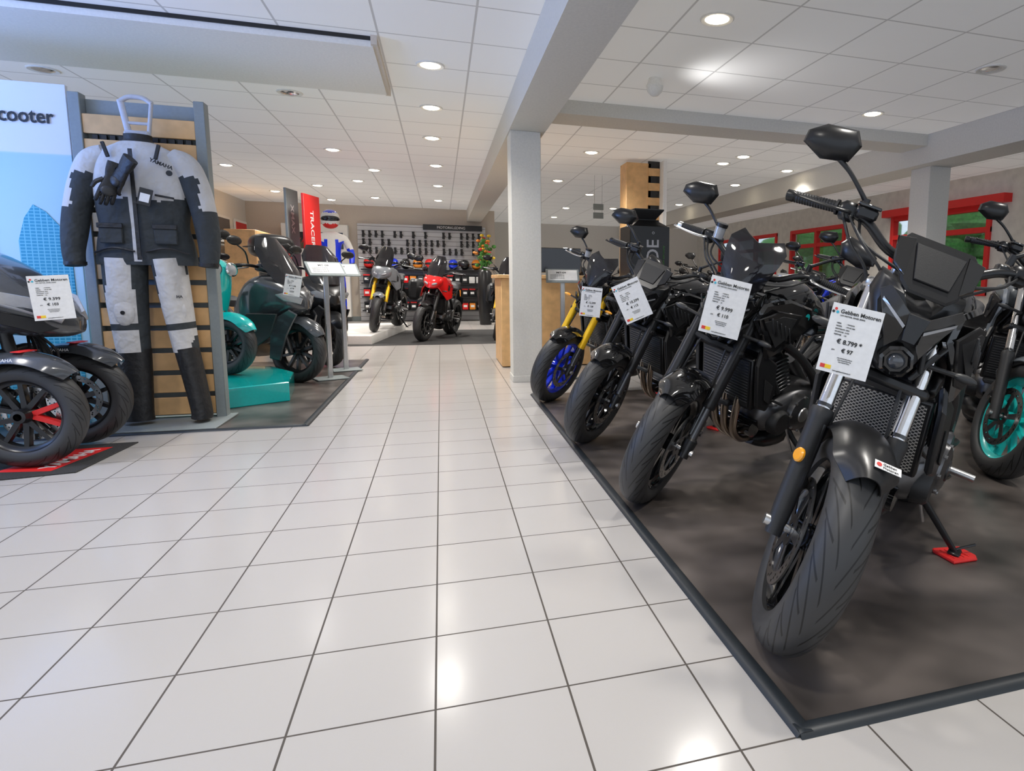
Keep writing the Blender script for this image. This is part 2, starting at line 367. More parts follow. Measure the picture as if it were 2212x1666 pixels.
# ---------------------------------------------------------------- naked motorcycle
def motorcycle(label,fc,back,lean,steer,st,z=0,hi=1.,group=None):
    B=radians(back); org=(fc[0]+.70*cos(B),fc[1]+.70*sin(B),z)
    root=thing('motorcycle',label,'motorcycle',org,(radians(-lean),0,B+pi),group)
    I=Matrix.Identity(4)
    rk=radians(25); ax=V((-sin(rk),0,cos(rk))); S=V((.36,0,.95))
    ST=Matrix.Translation(S)@Matrix.Rotation(radians(steer),4,ax)@Matrix.Translation(-S)
    fcn=(.70,0,.298); body=st.get('body','gloss'); body2=st.get('body2','satin'); rim=st.get('rim','gloss')
    kind=st.get('kind','a')
    wheel(root,'front_wheel',fcn,.298,.062,.055,ST,rim,hi=hi,spokes=5)
    wheel(root,'rear_wheel',(-.70,0,.31),.315,.092,.062,I,rim,hi=hi,discs=(-1,),dr=.12,tw=.075)
    # fork
    mf=MB(ST); A=V(fcn)
    def fp(h,off=0): return A+ax*h+V((off,0,0))
    fl=st.get('fork','black'); oc={'black':'satin','gold':'gold','conv':'satin'}[fl]
    for s in (1,-1):
        y=V((0,s*.103,0))
        if fl=='conv':
            mf.tube([fp(-.03)+y,fp(.03)+y,fp(.05)+y,fp(.30)+y,fp(.315)+y,fp(.33)+y],[.022,.026,.027,.030,.033,.030],'matte',n=18)
            mf.tube([fp(.32)+y,fp(.72)+y],.021,'chrome',n=18)
            mf.tube([fp(.335)+y,fp(.345)+y],.025,'gloss',n=18)
        else:
            mf.tube([fp(-.03)+y,fp(.02)+y,fp(.05)+y,fp(.06)+y],[.022,.028,.03,.022],'satin',n=18)
            mf.tube([fp(.05)+y,fp(.26)+y],.020,'dmetal',n=16)
            mf.tube([fp(.20)+y,fp(.21)+y,fp(.24)+y,fp(.72)+y],[.026,.031,.028,.028],oc,n=18)
        mf.lathe([(.0,-.015),(.016,-.015),(.016,.015),(0,.015)],A+V((0,s*.122,0)),(0,1,0),'alu',n=14)
    R=Matrix.Rotation(-rk,4,'Y')
    mf.box(fp(.46,-.015),(.075,.27,.035),'satin',.012,R=R); mf.box(fp(.70,-.015),(.075,.26,.028),'alu' if kind=='a' else 'satin',.01,R=R)
    mf.tube([fp(.44,-.035),fp(.72,-.035)],.024,'satin',n=12)
    mf.tube([A-V((0,.1,0)),A+V((0,.1,0))],.012,'alu',n=10)
    fk=mf.obj('fork',root)
    for s in (1,-1):
        mc=MB(ST); p=A+V((-.085,s*.088,.085))
        mc.box(p,(.055,.04,.11),'satin',.012,R=RY(25)); mc.box(p+V((.005,s*.022,.0)),(.04,.012,.07),'gloss',.005,R=RY(25))
        for q in (-.025,.025): mc.lathe([(.0,0),(.012,0),(.012,.006),(0,.006)],p+V((0,s*.026,q)),(0,s,0),'dmetal',n=12)
        mc.tube([p+V((0,0,.05)),p+V((-.02,-s*.01,.15)),p+V((-.1,-s*.03,.35))],.005,'matte',n=6,sub=4)
        mc.obj('brake_caliper',fk)
        if st.get('refl') and s<0: mr=MB(ST); mr.lathe([(0,0),(.02,0),(.02,.006),(.016,.01),(0,.01)],fp(.20)+V((.028,s*.118,0)),(.5,s,.2),'amber',n=18); mr.obj('reflector',fk,'round amber reflector')
    # fender
    mb=MB(ST); fenderm(mb,fcn,.332,.082,58,150,st.get('fender',body),drop=.045,n=26)
    for s in (1,-1):
        mb.plate([fp(.08)+V((.02,s*.083,0)),fp(.30)+V((.03,s*.083,0)),fp(.30)+V((-.04,s*.083,0)),fp(.18)+V((-.05,s*.083,0))],(0,s*.012,0),body2,b=.003)
    fo=mb.obj('front_fender',root)
    if st.get('sticker'):
        an=radians(66); q=MB(ST); Mt=Matrix(((0,-sin(an),cos(an),.70+.336*cos(an)),(1,0,0,.030),(0,cos(an),sin(an),.298+.336*sin(an)),(0,0,0,1)))
        q.box((0,0,0),(.062,.024,.0015),'paper',.0005,X=Mt); q.text('Gebben',.010,'ink',Mt@TR(-.012,.001,.001)); q.text('Motoren',.010,'ink',Mt@TR(-.012,-.009,.001)); q.lathe([(0,.001),(.006,.001),(.006,0)],(-.021,0,.001),(0,0,1),'logor',n=12,X=Mt); q.obj('sticker',fo)
    # handlebar
    mh=MB(ST); hx,hz=.33,1.035
    mh.tube([(hx-.06,.385,hz+.045),(hx-.02,.27,hz+.06),(hx+.01,.19,hz+.05),(hx+.02,.10,hz+.0),(hx+.02,0,hz-.005),(hx+.02,-.10,hz+.0),(hx+.01,-.19,hz+.05),(hx-.02,-.27,hz+.06),(hx-.06,-.385,hz+.045)],.0135,'satin',n=12,sub=5)
    for s in (1,-1): mh.box((hx+.02,s*.055,hz-.03),(.035,.03,.07),'alu' if kind=='a' else 'satin',.006)
    hb=mh.obj('handlebar',root)
    for s in (1,-1):
        g=MB(ST); a=V((hx-.062,s*.395,hz+.045)); b=V((hx-.022,s*.275,hz+.059)); d=(a-b)
        N=16; P=[];rr=[]
        for i in range(N*2): P.append(b+d*(i/(N*2-1))); rr.append(.0175 if i%2 else .0158)
        g.tube(P,rr,'matte',n=14); g.tube([b-d*.02,b+d*.03],.022,'matte',n=14)
        g.tube([a,a+d*.06,a+d*.2,a+d*.22],[.013,.017,.017,.012],'alu' if kind=='b' else 'satin',n=14); g.obj('grip',hb)
        q=MB(ST); cc=V((hx-.012,s*.245,hz+.058)); q.box(cc,(.045,.05,.055),'satin',.01); q.box(cc+V((-.02,0,.015)),(.02,.03,.02),'matte',.004)
        q.box(cc+V((.01,-s*.05,.0)),(.035,.035,.03),'satin',.006); q.box(cc+V((-.025,s*.004,-.012)),(.01,.014,.012),'redm' if s<0 else 'alu',.002)
        for bz in (-.018,.018): q.lathe([(0,.0),(.004,0),(.004,-.006)],cc+V((.024,-s*.05,bz*.6)),(1,0,0),'alu',n=8)
        q.obj('switch_housing',hb)
        l=MB(ST); l.tube([cc+V((.02,-.0,0)),cc+V((.055,s*.01,-.002)),cc+V((.058,s*.06,-.006)),cc+V((.04,s*.14,-.008)),cc+V((.035,s*.16,-.006))],[.009,.009,.008,.0065,.009],'alu' if kind!='a' else 'satin',n=10,sub=4,flat=.6); l.obj('lever',hb)
        mm=MB(ST); m0=cc+V((-.005,-s*.035,.02)); m1=m0+V((.0,s*.03,.045)); m2=m0+V((-.01,s*.075,.08)); m3=m0+V((-.02,s*.12,.105))
        mm.tube([m0,m0+V((0,0,.03))],[.012,.010],'satin',n=12); mm.tube([m0+V((0,0,.02)),m1,m2,m3],[.0075,.0065,.0065,.008],'satin',n=10,sub=4)
        mc=m3+V((.0,s*.025,.032))
        Xm=TR(*mc)@RZ(s*-6)@RY(-8)@RX(s*-14)
        sh=[(-s*.045,-.046),(-s*.075,-.002),(-s*.060,.040),(s*.03,.050),(s*.078,.030),(s*.088,-.002),(s*.035,-.044)]
        rg=[]
        for o,f in ((-.006,.93),(-.004,1.),(.010,.97),(.024,.78),(.033,.45),(.036,.1)): rg.append([(o,yy*f,zz*f) for yy,zz in sh])
        mm.loft(rg,'satin',X=Xm)
        mi=mm.obj('mirror',hb)
        gl=MB(ST); gl.plate([(-.007,yy*.86,zz*.86) for yy,zz in sh],(-.001,0,0),'chrome',b=.0002,X=Xm); gl.obj('mirror_glass',hb)
    rs=MB(ST); rp=V((hx+.02,-.20,hz+.10))
    if kind in('b',): rs.lathe([(0,-.03),(.022,-.03),(.024,.02),(.026,.02),(.026,.035),(0,.035)],rp,(0,0,1),'lens',n=18); rs.lathe([(.027,.02),(.027,.036),(0,.037)],rp,(0,0,1),'satin',n=18)
    else: rs.box(rp-V((0,0,.03)),(.05,.06,.035),'satin',.008); rs.box(rp-V((0,0,.01)),(.054,.064,.01),'gloss',.003)
    rs.obj('brake_fluid_reservoir',hb)
    for k,(y0,y1,dx) in enumerate(((.24,.05,.10),(.22,-.03,.12),(-.24,-.06,.11),(-.21,.04,.09),(-.26,-.09,.07))):
        if hi<.7 and k%2: continue
        cb=MB(ST); cb.tube([(hx+.01,y0,hz+.05),(hx+dx*.8,y0*.8,hz+.02-.01*k),(hx+dx,y1*1.5,hz-.08),(hx+.05,y1,hz-.22),(hx-.02,y1,hz-.33)],.0045,'matte',n=7,sub=6); cb.obj('cable',hb)
    # meter + headlight
    mm=MB(ST)
    mm.box((.445,0,1.045),(.022,.15,.095),'satin',.008,R=RY(-38)); mm.box((.433,0,1.055),(.006,.12,.07),'screen',.002,R=RY(-38)); mm.obj('instrument_cluster',root)
    HZ=.865
    hl=MB(ST); X=TR(.55,0,HZ)
    if kind in ('a','b'):
        F=[(0,.070),(.035,.078),(.060,.115),(.115,.125),(.122,.07),(.100,.015),(.082,-.045),(.058,-.100),(.03,-.118),(.0,-.12)]
        poly=F+[(-y,zz) for y,zz in reversed(F[1:-1])]
        rg=[]
        for xo,f,dz in ((-.13,.62,.03),(-.10,.9,.015),(-.04,1,.0),(.000,.95,-.004),(.016,.84,-.008),(.02,.80,-.008)): rg.append([(xo-abs(y)*.5,y*f,zz*f+dz) for y,zz in poly])
        hl.loft(rg,body2,X=X)
        hl.plate([(.022,-.03,.055),(.022,.03,.055),(.034,.018,-.02),(.034,-.018,-.02)],(.012,0,0),body2,b=.006,X=X)
        for s in (1,-1):
            hl.plate([(.030,s*.020,.050),(.004,s*.092,.100),(-.010,s*.110,.080),(.006,s*.070,.005),(.024,s*.045,-.05),(.034,s*.024,-.02)],(.006,0,0),'gloss',b=.002,X=X)
            hl.plate([(.038,s*.024,.020),(.006,s*.096,.066),(.004,s*.096,.058),(.036,s*.026,.012)],(.004,0,0),'lens',b=.001,X=X)
            hl.plate([(-.02,s*.102,-.00),(.0,s*.085,-.02),(-.01,s*.055,-.11),(-.06,s*.065,-.12)],(.004,s*.014,0),'satin',b=.004,X=X)
            hl.box((-.005,s*.066,-.055),(.03,.012,.06),'matte',.003,X=X,R=RX(s*18))
        hl.lathe([(.044,-.02),(.044,.010),(.036,.016),(.030,.006),(.0,.004)],V((.022,0,-.072)),(1,0,-.06),'gloss',n=8,X=X)
    elif kind=='round':
        hl.lathe([(.0,-.11),(.05,-.10),(.085,-.05),(.095,0),(.097,.012),(.09,.02),(.086,.012)],V((0,0,.02)),(1,0,0),'satin',n=32,X=X)
    if kind!='full':
        ho=hl.obj('headlight_unit',root)
        le=MB(ST)
        if kind=='round': le.lathe([(.088,.012),(.06,.028),(.0,.034)],V((.55,0,HZ+.02)),(1,0,0),'lens',n=28)
        else: le.ell((.575,0,HZ-.072),(.018,.024,.022),'dlens',n=16)
        le.obj('headlight_lens',ho)
    # wind deflector
    if kind=='a':
        w=MB(ST); X2=TR(.49,0,1.025)@RY(-36)
        w.plate([(0,-.085,.085),(0,.085,.085),(0,.105,.055),(0,.075,-.06),(0,.05,-.085),(0,-.05,-.085),(0,-.075,-.06),(0,-.105,.055)],(.014,0,0),'satin',b=.006,X=X2)
        w.plate([(.014,-.066,.055),(.014,.066,.055),(.014,.046,-.05),(.014,-.046,-.05)],(.006,0,0),'matte',b=.004,X=X2)
        for s in (1,-1): w.plate([(.006,s*.07,.07),(.006,s*.115,.06),(.0,s*.105,-.02),(.004,s*.07,-.05)],(.012,0,0),'gloss',b=.004,X=X2)
        w.obj('wind_deflector',root)
    if kind=='b':
        w=MB(ST); rg=[]
        for z0,hw,xo in ((0,.065,0),(.06,.095,-.02),(.12,.120,-.055),(.165,.125,-.085),(.205,.09,-.12)):
            rg.append([(xo-abs(t)**2*.05+o,t*hw,z0+(abs(t)*(.03 if z0>.1 else -.01))) for o,ts in ((0,[-1,-.6,-.3,0,.3,.6,1]),(-.003,[1,.6,.3,0,-.3,-.6,-1])) for t in ts])
        w.loft(rg,'smoke',X=TR(.555,0,.96)); w.obj('fly_screen',root)
    for s in (1,-1):
        t=MB(ST if kind!='full' else I); a=V((.50,s*.10,.80)); t.tube([a,a+V((0,s*.07,.005))],.007,'matte',n=8); t.ell(a+V((0,s*.095,.005)),(.014,.034,.012),'amber' if st.get('amber') else 'plastic',n=12); t.obj('turn_signal',root)
    # tank
    mt=MB()
    mt.body([(.33,.87,0,.05,.04,.05,2.4),(.30,.89,0,.115,.075,.09,2.4),(.20,.905,0,.145,.10,.11,2.5),(.05,.90,0,.14,.105,.10,2.5),(-.08,.87,0,.11,.085,.08,2.4),(-.17,.83,0,.09,.06,.05,2.4),(-.20,.81,0,.06,.03,.03,2.2)],body,n=28,sub=5)
    tk=mt.obj('fuel_tank',root)
    cp=MB(); cp.lathe([(0,.012),(.03,.012),(.034,0),(.034,-.02)],(.10,0,1.005),(.12,0,1),'alu',n=24); cp.obj('fuel_cap',tk)
    for s in (1,-1):
        k=MB(); 
        k.plate([(.44,s*.125,.85),(.40,s*.13,.92),(.26,s*.155,.945),(.08,s*.155,.90),(.02,s*.15,.84),(.16,s*.165,.77),(.30,s*.165,.70),(.36,s*.16,.68),(.38,s*.155,.76)],(0,s*.028,0),body,b=.014)
        k.plate([(.43,s*.155,.86),(.34,s*.186,.90),(.18,s*.188,.88),(.24,s*.192,.77),(.33,s*.19,.72),(.37,s*.175,.73)],(0,s*.010,0),body2,b=.006)
        k.plate([(.405,s*.17,.85),(.32,s*.198,.88),(.22,s*.198,.865),(.27,s*.20,.78),(.335,s*.20,.745)],(0,s*.004,0),'matte',b=.003)
        for i in range(5): k.box((.385-.033*i,s*.204,.842-.012*i),(.007,.008,.075),'plastic',.002,R=RY(25))
        k.lathe([(0,0),(.017,0),(.017,.003),(0,.003)],(.12,s*.182,.865),(0,s,0),st.get('badge','alu'),n=18)
        k.obj('side_scoop',tk)
    # seat + tail
    mt=MB(); mt.body([(-.14,.835,0,.07,.025,.03,2.5),(-.22,.825,0,.105,.03,.03,2.6),(-.36,.815,0,.13,.03,.03,2.6),(-.46,.83,0,.115,.04,.03,2.6),(-.52,.86,0,.095,.05,.03,2.6),(-.66,.89,0,.085,.035,.03,2.6),(-.74,.905,0,.06,.018,.02,2.4)],'seat',n=24,sub=4); mt.obj('seat',root)
    mt=MB(); mt.body([(-.15,.77,0,.09,.03,.05,2.5),(-.40,.775,0,.10,.04,.05,2.5),(-.62,.83,0,.085,.045,.045,2.5),(-.80,.89,0,.045,.03,.025,2.4),(-.84,.90,0,.02,.01,.01,2.2)],body2,n=20,sub=4)
    tl=mt.obj('tail_section',root); q=MB(); q.ell((-.845,0,.895),(.02,.035,.014),'redm',n=12); q.obj('tail_light',tl)
    q=MB(); q.plate([(-.72,-.04,.86),(-.74,-.03,.84),(-.92,-.03,.60),(-.90,-.04,.60)],(0,.07,0),'matte',b=.004); q.plate([(-.90,-.09,.66),(-.90,.09,.66),(-.935,.09,.53),(-.935,-.09,.53)],(-.004,0,0),'matte',b=.001); q.obj('plate_bracket',root)
    # frame, swingarm
    mf=MB()
    for s in (1,-1):
        mf.tube([(.34,s*.03,.88),(.22,s*.12,.76),(.0,s*.14,.64),(-.18,s*.13,.50),(-.24,s*.12,.36)],[.026,.028,.026,.028,.03],'matte',n=10,sub=4,flat=.8)
        mf.tube([(.30,s*.05,.80),(.24,s*.13,.62),(.16,s*.15,.50)],.016,'matte',n=8,sub=4)
        mf.tube([(-.10,s*.11,.62),(-.38,s*.09,.78),(-.66,s*.05,.86)],.015,'matte',n=8,sub=3)
        mf.tube([(-.24,s*.12,.40),(-.50,s*.085,.76)],.013,'matte',n=8)
        mf.tube([(-.26,s*.10,.36),(-.22,s*.19,.30)],.014,'satin',n=8); mf.tube([(-.20,s*.16,.34),(-.20,s*.27,.335)],.013,'alu',n=10)
    mf.obj('frame',root)
    mf=MB()
    for s in (1,-1):
        mf.tube([(-.24,s*.09,.37),(-.42,s*.115,.36),(-.60,s*.125,.33),(-.74,s*.125,.31)],[.032,.030,.026,.022],'satin',n=10,sub=4,flat=.6)
    mf.tube([(-.36,-.11,.37),(-.36,.11,.37)],.028,'satin',n=10); mf.tube([(-.70,-.14,.31),(-.70,.14,.31)],.012,'alu',n=10)
    mf.tube([(-.30,.0,.42),(-.10,0,.60)],.035,'dmetal',n=14)
    mf.obj('swingarm',root)
    ch=MB(); ch.lathe([(.085,0),(.09,.004),(.085,.008),(.05,.008),(.05,0)],(-.70,.10,.31),(0,1,0),'dmetal',n=28)
    for q in (1,-1): ch.tube([(-.70,.105,.31+q*.088),(-.22,.105,.37+q*.035)],.007,'dmetal',n=6)
    ch.obj('chain',root)
    # engine
    e=MB()
    e.body([(.19,.36,0,.09,.05,.06,3),(.14,.375,0,.15,.08,.10,3.2),(.0,.39,0,.165,.11,.12,3.4),(-.14,.40,0,.16,.11,.12,3.2),(-.24,.40,0,.12,.08,.09,3)],'dmetal',n=24,sub=3)
    for k in range(9): e.box((.125+.0135*k*.6,0,.49+.019*k),(.19-.003*k,.27,.010),'dmetal',.003,R=RY(18))
    e.box((.17,0,.58),(.15,.235,.20),'satin',.02,R=RY(18)); e.box((.215,0,.70),(.17,.26,.07),'satin',.02,R=RY(18))
    for s in (1,-1):
        e.lathe([(.0,.045),(.06,.045),(.085,.035),(.095,.0),(.095,-.02)],(-.03,s*.15,.38),(0,s,0),'dmetal',n=32)
        e.lathe([(.0,.05),(.035,.05),(.04,.04)],(-.03,s*.15,.38),(0,s,0),'alu' if kind=='b' else 'satin',n=24)
        e.lathe([(.0,.03),(.05,.03),(.06,.02),(.065,-.02)],(.10,s*.15,.345),(0,s,0),'matte',n=24)
        e.lathe([(.0,.03),(.04,.03),(.05,.02),(.055,-.02)],(-.17,s*.14,.43),(0,s,0),'dmetal',n=24)
        for k in range(8):
            t=2*pi*k/8; e.lathe([(0,.0),(.007,0),(.007,-.01)],(-.03+.085*cos(t),s*.19,.38+.085*sin(t)),(0,s,0),'alu',n=6)
        for k in range(3): e.tube([(.24,s*(.03+.03*k),.69),(.28,s*(.04+.03*k),.63),(.25,s*.13,.50),(.12,s*.165,.44)],.006,'matte',n=6,sub=4)
    e.tube([(.20,-.10,.30),(.20,.10,.30)],.04,'gloss',n=14)
    en=e.obj('engine',root)
    x=MB(); npipe=3 if kind=='b' else 2
    for i in range(npipe):
        y=(i-(npipe-1)/2)*.075
        x.tube([(.26,y,.56),(.32,y,.52),(.325,y*.9,.42),(.28,y*.7-.01,.29),(.18,y*.5-.02,.215),(.05,y*.3-.03,.19)],.019,'header',n=12,sub=6)
    x.body([(.08,.19,-.03,.06,.03,.03,2.5),(.0,.185,-.04,.10,.05,.05,3),(-.15,.19,-.05,.11,.055,.055,3),(-.24,.20,-.08,.06,.04,.04,2.5)],'satin',n=18,sub=3)
    x.body([(-.20,.22,-.13,.03,.03,.03,2),(-.28,.235,-.16,.05,.05,.05,2.4),(-.52,.29,-.17,.048,.06,.05,2.4),(-.60,.315,-.17,.035,.045,.04,2.2)],'satin',n=18,sub=3)
    x.obj('exhaust',root)
    # radiator
    r=MB(); Rr=RY(14); c=V((.345,0,.555))
    r.box(c,(.035,.30,.25),'satin',.006,R=Rr); r.box(c+V((.019,0,-.003)),(.004,.272,.222),st.get('rad','matte'),.001,R=Rr)
    for k in range(0 if st.get('rad')=='guard' else 14): r.box(c+V((.0235,0,0))+Rr.to_3x3()@V((0,0,-.09+.014*k)),(.003,.262,.004),'dmetal',.0005,R=Rr)
    for s in (1,-1):
        r.plate([(.37,s*.148,.72),(.40,s*.165,.66),(.345,s*.17,.46),(.28,s*.175,.44),(.24,s*.175,.52),(.26,s*.165,.66)],(0,s*.022,0),'satin',b=.01)
        r.plate([(.34,s*.19,.60),(.32,s*.195,.50),(.28,s*.195,.48),(.27,s*.19,.56)],(0,s*.005,0),'matte',b=.004)
    r.box((.32,-.05,.42),(.06,.16,.03),'plastic',.008); r.obj('radiator',root)
    # kickstand
    L=radians(max(lean,1)); fx,fy=(-.12,.30)
    foot=V((fx,fy*cos(L)-.022*sin(L),fy*sin(L)+.022*cos(L)))
    kk=MB(); kk.tube([(-.02,.12,.30),(-.05,.16,.24),tuple(foot)],[.016,.013,.011],'satin',n=10); kk.box(tuple(foot),(.06,.04,.010),'satin',.004); kk.tube([foot+V((0,.0,.01)),foot+V((-.05,.05,.035))],.005,'satin',n=6); kk.tube([(.0,.13,.31),(-.055,.17,.17)],.006,'alu',n=6); kk.obj('kickstand',root)
    if kind=='full':
        f=MB(I); fb=st.get('fair',body)
        for s in (1,-1):
            f.plate([(.60,s*.04,.98),(.63,s*.05,.90),(.56,s*.13,.80),(.40,s*.20,.66),(.24,s*.22,.70),(.20,s*.20,.80),(.30,s*.19,.92),(.46,s*.14,1.02)],(0,s*.02,0),fb,b=.012)
        f.body([(.68,.88,0,.02,.02,.05,2.2),(.63,.91,0,.10,.06,.09,2.4),(.54,.94,0,.15,.08,.11,2.5),(.44,.96,0,.13,.08,.08,2.5)],fb,n=22,sub=4)
        fo=f.obj('front_fairing',root)
        for s in (1,-1):
            h=MB(); h.ell((.652,s*.062,.90),(.02,.045,.018),'lens',n=14,R=RZ(s*25)@RX(s*20)); h.obj('headlight',fo)
        w=MB(); rg=[]
        for z0,hw,xo in ((1.0,.12,.56),(1.12,.135,.50),(1.25,.12,.42),(1.33,.07,.37)):
            rg.append([(xo-abs(t)**2*.07+o,t*hw,z0) for o,ts in ((0,[-1,-.6,-.3,0,.3,.6,1]),(-.004,[1,.6,.3,0,-.3,-.6,-1])) for t in ts])
        w.loft(rg,'smoke'); w.obj('windscreen',root)
    if st.get('cases'):
        for s in (1,-1):
            q=MB(); q.box((-.58,s*.30,.68),(.44,.20,.36),'plastic',.05); q.box((-.58,s*.405,.70),(.30,.012,.16),'satin',.005); q.obj('side_case',root)
    return root
# ---------------------------------------------------------------- price tag
def tag(loc,rz,roll,price,sub,w=.148,hang=True,tilt=0):
    t=thing('price_tag','white printed price sheet hanging from a vehicle','price tag',loc,(0,0,0),'price tags')
    t.rotation_euler=(RZ(rz)@RX(tilt)@RY(roll)).to_euler()
    h=w*1.42; b=MB(); b.plate([(-w/2,0,-h/2),(w/2,0,-h/2),(w/2,0,h/2),(-w/2,0,h/2)],(0,.0012,0),'paper',b=.0002); b.obj('sheet',t)
    k=w/.148; l=MB(); F=lambda x,z:TR(x*k,-.0008,z*k)@RX(90)
    l.text('Gebben Motoren',.0165*k,'ink',F(-.048,.078),bold=.0002); l.text('UW MOTOR, ONZE ZORG',.006*k,'ink',F(-.046,.069))
    for i,(n1,n2) in enumerate((('MERK','YAMAHA'),('MODEL','MT-07 ABS'),('BOUWJAAR','2024'),('KM-STAND','0 KM'),('RIJBEWIJS','A2'))):
        l.text(n1,.0052*k,'ink',F(-.05,.046-.0085*i)); l.text(': '+n2,.0052*k,'ink',F(-.022,.046-.0085*i))
    l.text('€ '+price,.019*k,'ink',F(0,-.012),'CENTER',bold=.0003); l.text('€ '+sub,.017*k,'ink',F(0,-.037),'CENTER',bold=.0003)
    l.text('p/m',.006*k,'ink',F(-.045,-.035))
    for i in range(3): l.text('prijs inclusief aflevering en garantie'[:30-4*i],.0042*k,'ink',F(0,-.056-.006*i),'CENTER')
    l.text('www.gebbenmotoren.nl',.0055*k,'ink',F(0,-.097),'CENTER')
    l.obj('lettering',t)
    g=MB()
    for (x,z,m) in ((-.062,.088,'logor'),(-.068,.079,'ink'),(-.056,.079,'sky')): g.lathe([(.0,.001),(.0042*k,.001),(.0042*k,0)],(x*k,-.0002,z*k),(0,-1,0),m,n=14)
    g.box((-.058*k,-.0006,-.088*k),(.014*k,.001,.012*k),'logor',.0002); g.box((-.042*k,-.0006,-.088*k),(.018*k,.001,.012*k),'yel',.0002); g.obj('logo',t)
    return t
# ================================================================= ROOM
def slab(name,x0,x1,y0,y1,z0,z1,m,b=.0005):
    o=MB().box(((x0+x1)/2,(y0+y1)/2,(z0+z1)/2),(x1-x0,y1-y0,z1-z0),m,b).obj(name); return struct(o)
H=2.55
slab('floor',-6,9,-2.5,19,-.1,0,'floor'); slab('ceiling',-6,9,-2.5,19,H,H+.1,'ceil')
slab('wall_back',-3.9,1.25,15.2,15.35,0,H,'beige'); slab('wall_left',-4.05,-3.9,7.0,15.35,0,H,'whitewall')
slab('wall_back_right',1.25,7.75,18,18.15,0,H,'whitewall'); slab('wall_partition',1.1,1.25,15.35,18,0,H,'whitewall')
wins=[(7.2,9.3),(10.6,12.6),(13.2,16.4)]; ys=[-2.5]+[v for w in wins for v in w]+[18]
for i in range(0,len(ys),2): slab('wall_right' if i==0 else 'wall_right_pier',7.6,7.75,ys[i],ys[i+1],0,H,'brickw')
for a,b in wins: slab('wall_right_sill',7.6,7.75,a,b,0,.8,'brickw'); slab('wall_right_lintel',7.6,7.75,a,b,2.1,H,'brickw')
for i,(a,b) in enumerate(wins):
    w=MB()
    for z in (.83,2.07,1.75): w.box((7.62,(a+b)/2,z),(.1,b-a,.08),'redm',.004)
    n=3 if b-a>3 else 2
    for k in range(n+1): w.box((7.62,a+.04+(b-a-.08)*k/n,1.45),(.11,.08,1.3),'redm',.004)
    w.box((7.66,(a+b)/2,1.45),(.006,b-a-.1,1.2),'glass',.001)
    struct(w.obj('window_%d'%(i+1)))
slab('trim_1',7.45,7.6,6.9,9.4,2.1,2.22,'redm')
slab('trim_2',.62,.94,-2.5,15.2,2.28,H,'beam'); slab('trim_3',.94,5.05,5.70,6.1,2.43,H,'beam'); slab('trim_4',5.05,5.5,-2.5,18,2.25,H,'beam')
def column(x0,x1,y0,y1,zt,lab):
    m=MB(); m.box(((x0+x1)/2,(y0+y1)/2,zt/2),(x1-x0,y1-y0,zt),'beam',.004); m.box(((x0+x1)/2,(y0+y1)/2,.03),(x1-x0+.012,y1-y0+.012,.06),'beam',.003)
    o=m.obj('wall_column'); struct(o)
column(.63,.90,5.82,6.10,2.28,''); column(5.2,5.48,5.8,6.1,2.25,'')
slab('ceiling_panel',-5,-.39,4.70,5.84,2.485,H,'white'); slab('trim_5',-.40,-.36,4.66,5.88,2.49,H,'beige'); slab('trim_6',-5,-.36,4.69,4.70,2.525,H,'satin')
slab('trim_7',1.25,5.05,2.3,2.34,2.54,H,'post')
slab('baseboard_back',-3.9,1.1,15.17,15.2,0,.1,'post')
def matth(name,poly,label,m='mat',h=.006,trim=None):
    t=thing(name,label,'floor mat'); b=MB(); b.plate([(x,y,.0005) for x,y in poly],(0,0,h),m,b=.002); b.obj('surface',t)
    if trim:
        e=MB(); n=len(poly)
        for i in trim:
            a=V((*poly[i],0)); c=V((*poly[(i+1)%n],0)); d=(c-a).normalized(); q=V((d.y,-d.x,0))
            rg=[[p+q*u+V((0,0,z)) for u,z in ((-.025,.0065),(-.02,.011),(.0,.013),(.012,.008),(.018,.0005),(-.02,.0005))] for p in (a-d*.01,c+d*.01)]
            e.loft(rg,'trim')
        e.obj('edge_trim',t,'black rubber edging')
    return t
matth('floor_mat',[(.71,1.05),(6.8,1.05),(6.8,5.14),(.71,5.14)],'large dark brown vinyl display mat with black rubber edging',trim=[0,3])
matth('floor_mat',[(-4,4.36),(-.86,4.38),(-.85,7.85),(-4,7.85)],'dark grey vinyl display mat under scooters',trim=[0,1])
matth('floor_mat',[(-3.8,3.45),(-1.98,3.53),(-1.72,3.58),(-1.69,4.16),(-3.8,4.12)],'black carpet mat with red and white brand lettering',m='carpet')
matth('floor_mat',[(-3.8,9.5),(1.2,9.5),(1.2,12.2),(-3.8,12.2)],'black carpet under displayed motorcycles',m='carpet')
matth('floor_mat',[(1.4,7.9),(6.8,7.9),(6.8,15),(1.4,15)],'dark carpet beneath rear rows of motorcycles',m='mat')
g=MB(); g.plate([(-2.08,3.66,.0068),(-1.84,3.62,.0068),(-1.77,4.06,.0068),(-1.98,4.06,.0068)],(0,0,.0008),'redm',b=.0001)
g.text('YAMAHA',.085,'paper',TR(-1.86,3.67,.0085)@RZ(82),bold=.002); top(g.obj('mat_logo'),'red block with white lettering printed on the carpet mat','logo')
def downlight(loc,on=True,tilt=0):
    t=thing('downlight','round recessed ceiling downlight, '+('lit' if on else 'unlit'),'ceiling lamp',loc,group='ceiling downlights')
    r=MB(); r.lathe([(.072,.0),(.074,-.006),(.098,-.010),(.105,-.004),(.105,.0)],(0,0,0),(0,0,1),'white',n=32); r.obj('trim_ring',t)
    l=MB(); l.lathe([(.073,-.004),(.05,-.014),(.0,-.018)],(0,0,0),(0,0,1),'lamp' if on else 'lampoff',n=28); l.obj('lamp_face',t); return t
on=downlight((1.66,3.71,H)); off=downlight((3.96,3.88,H),False)
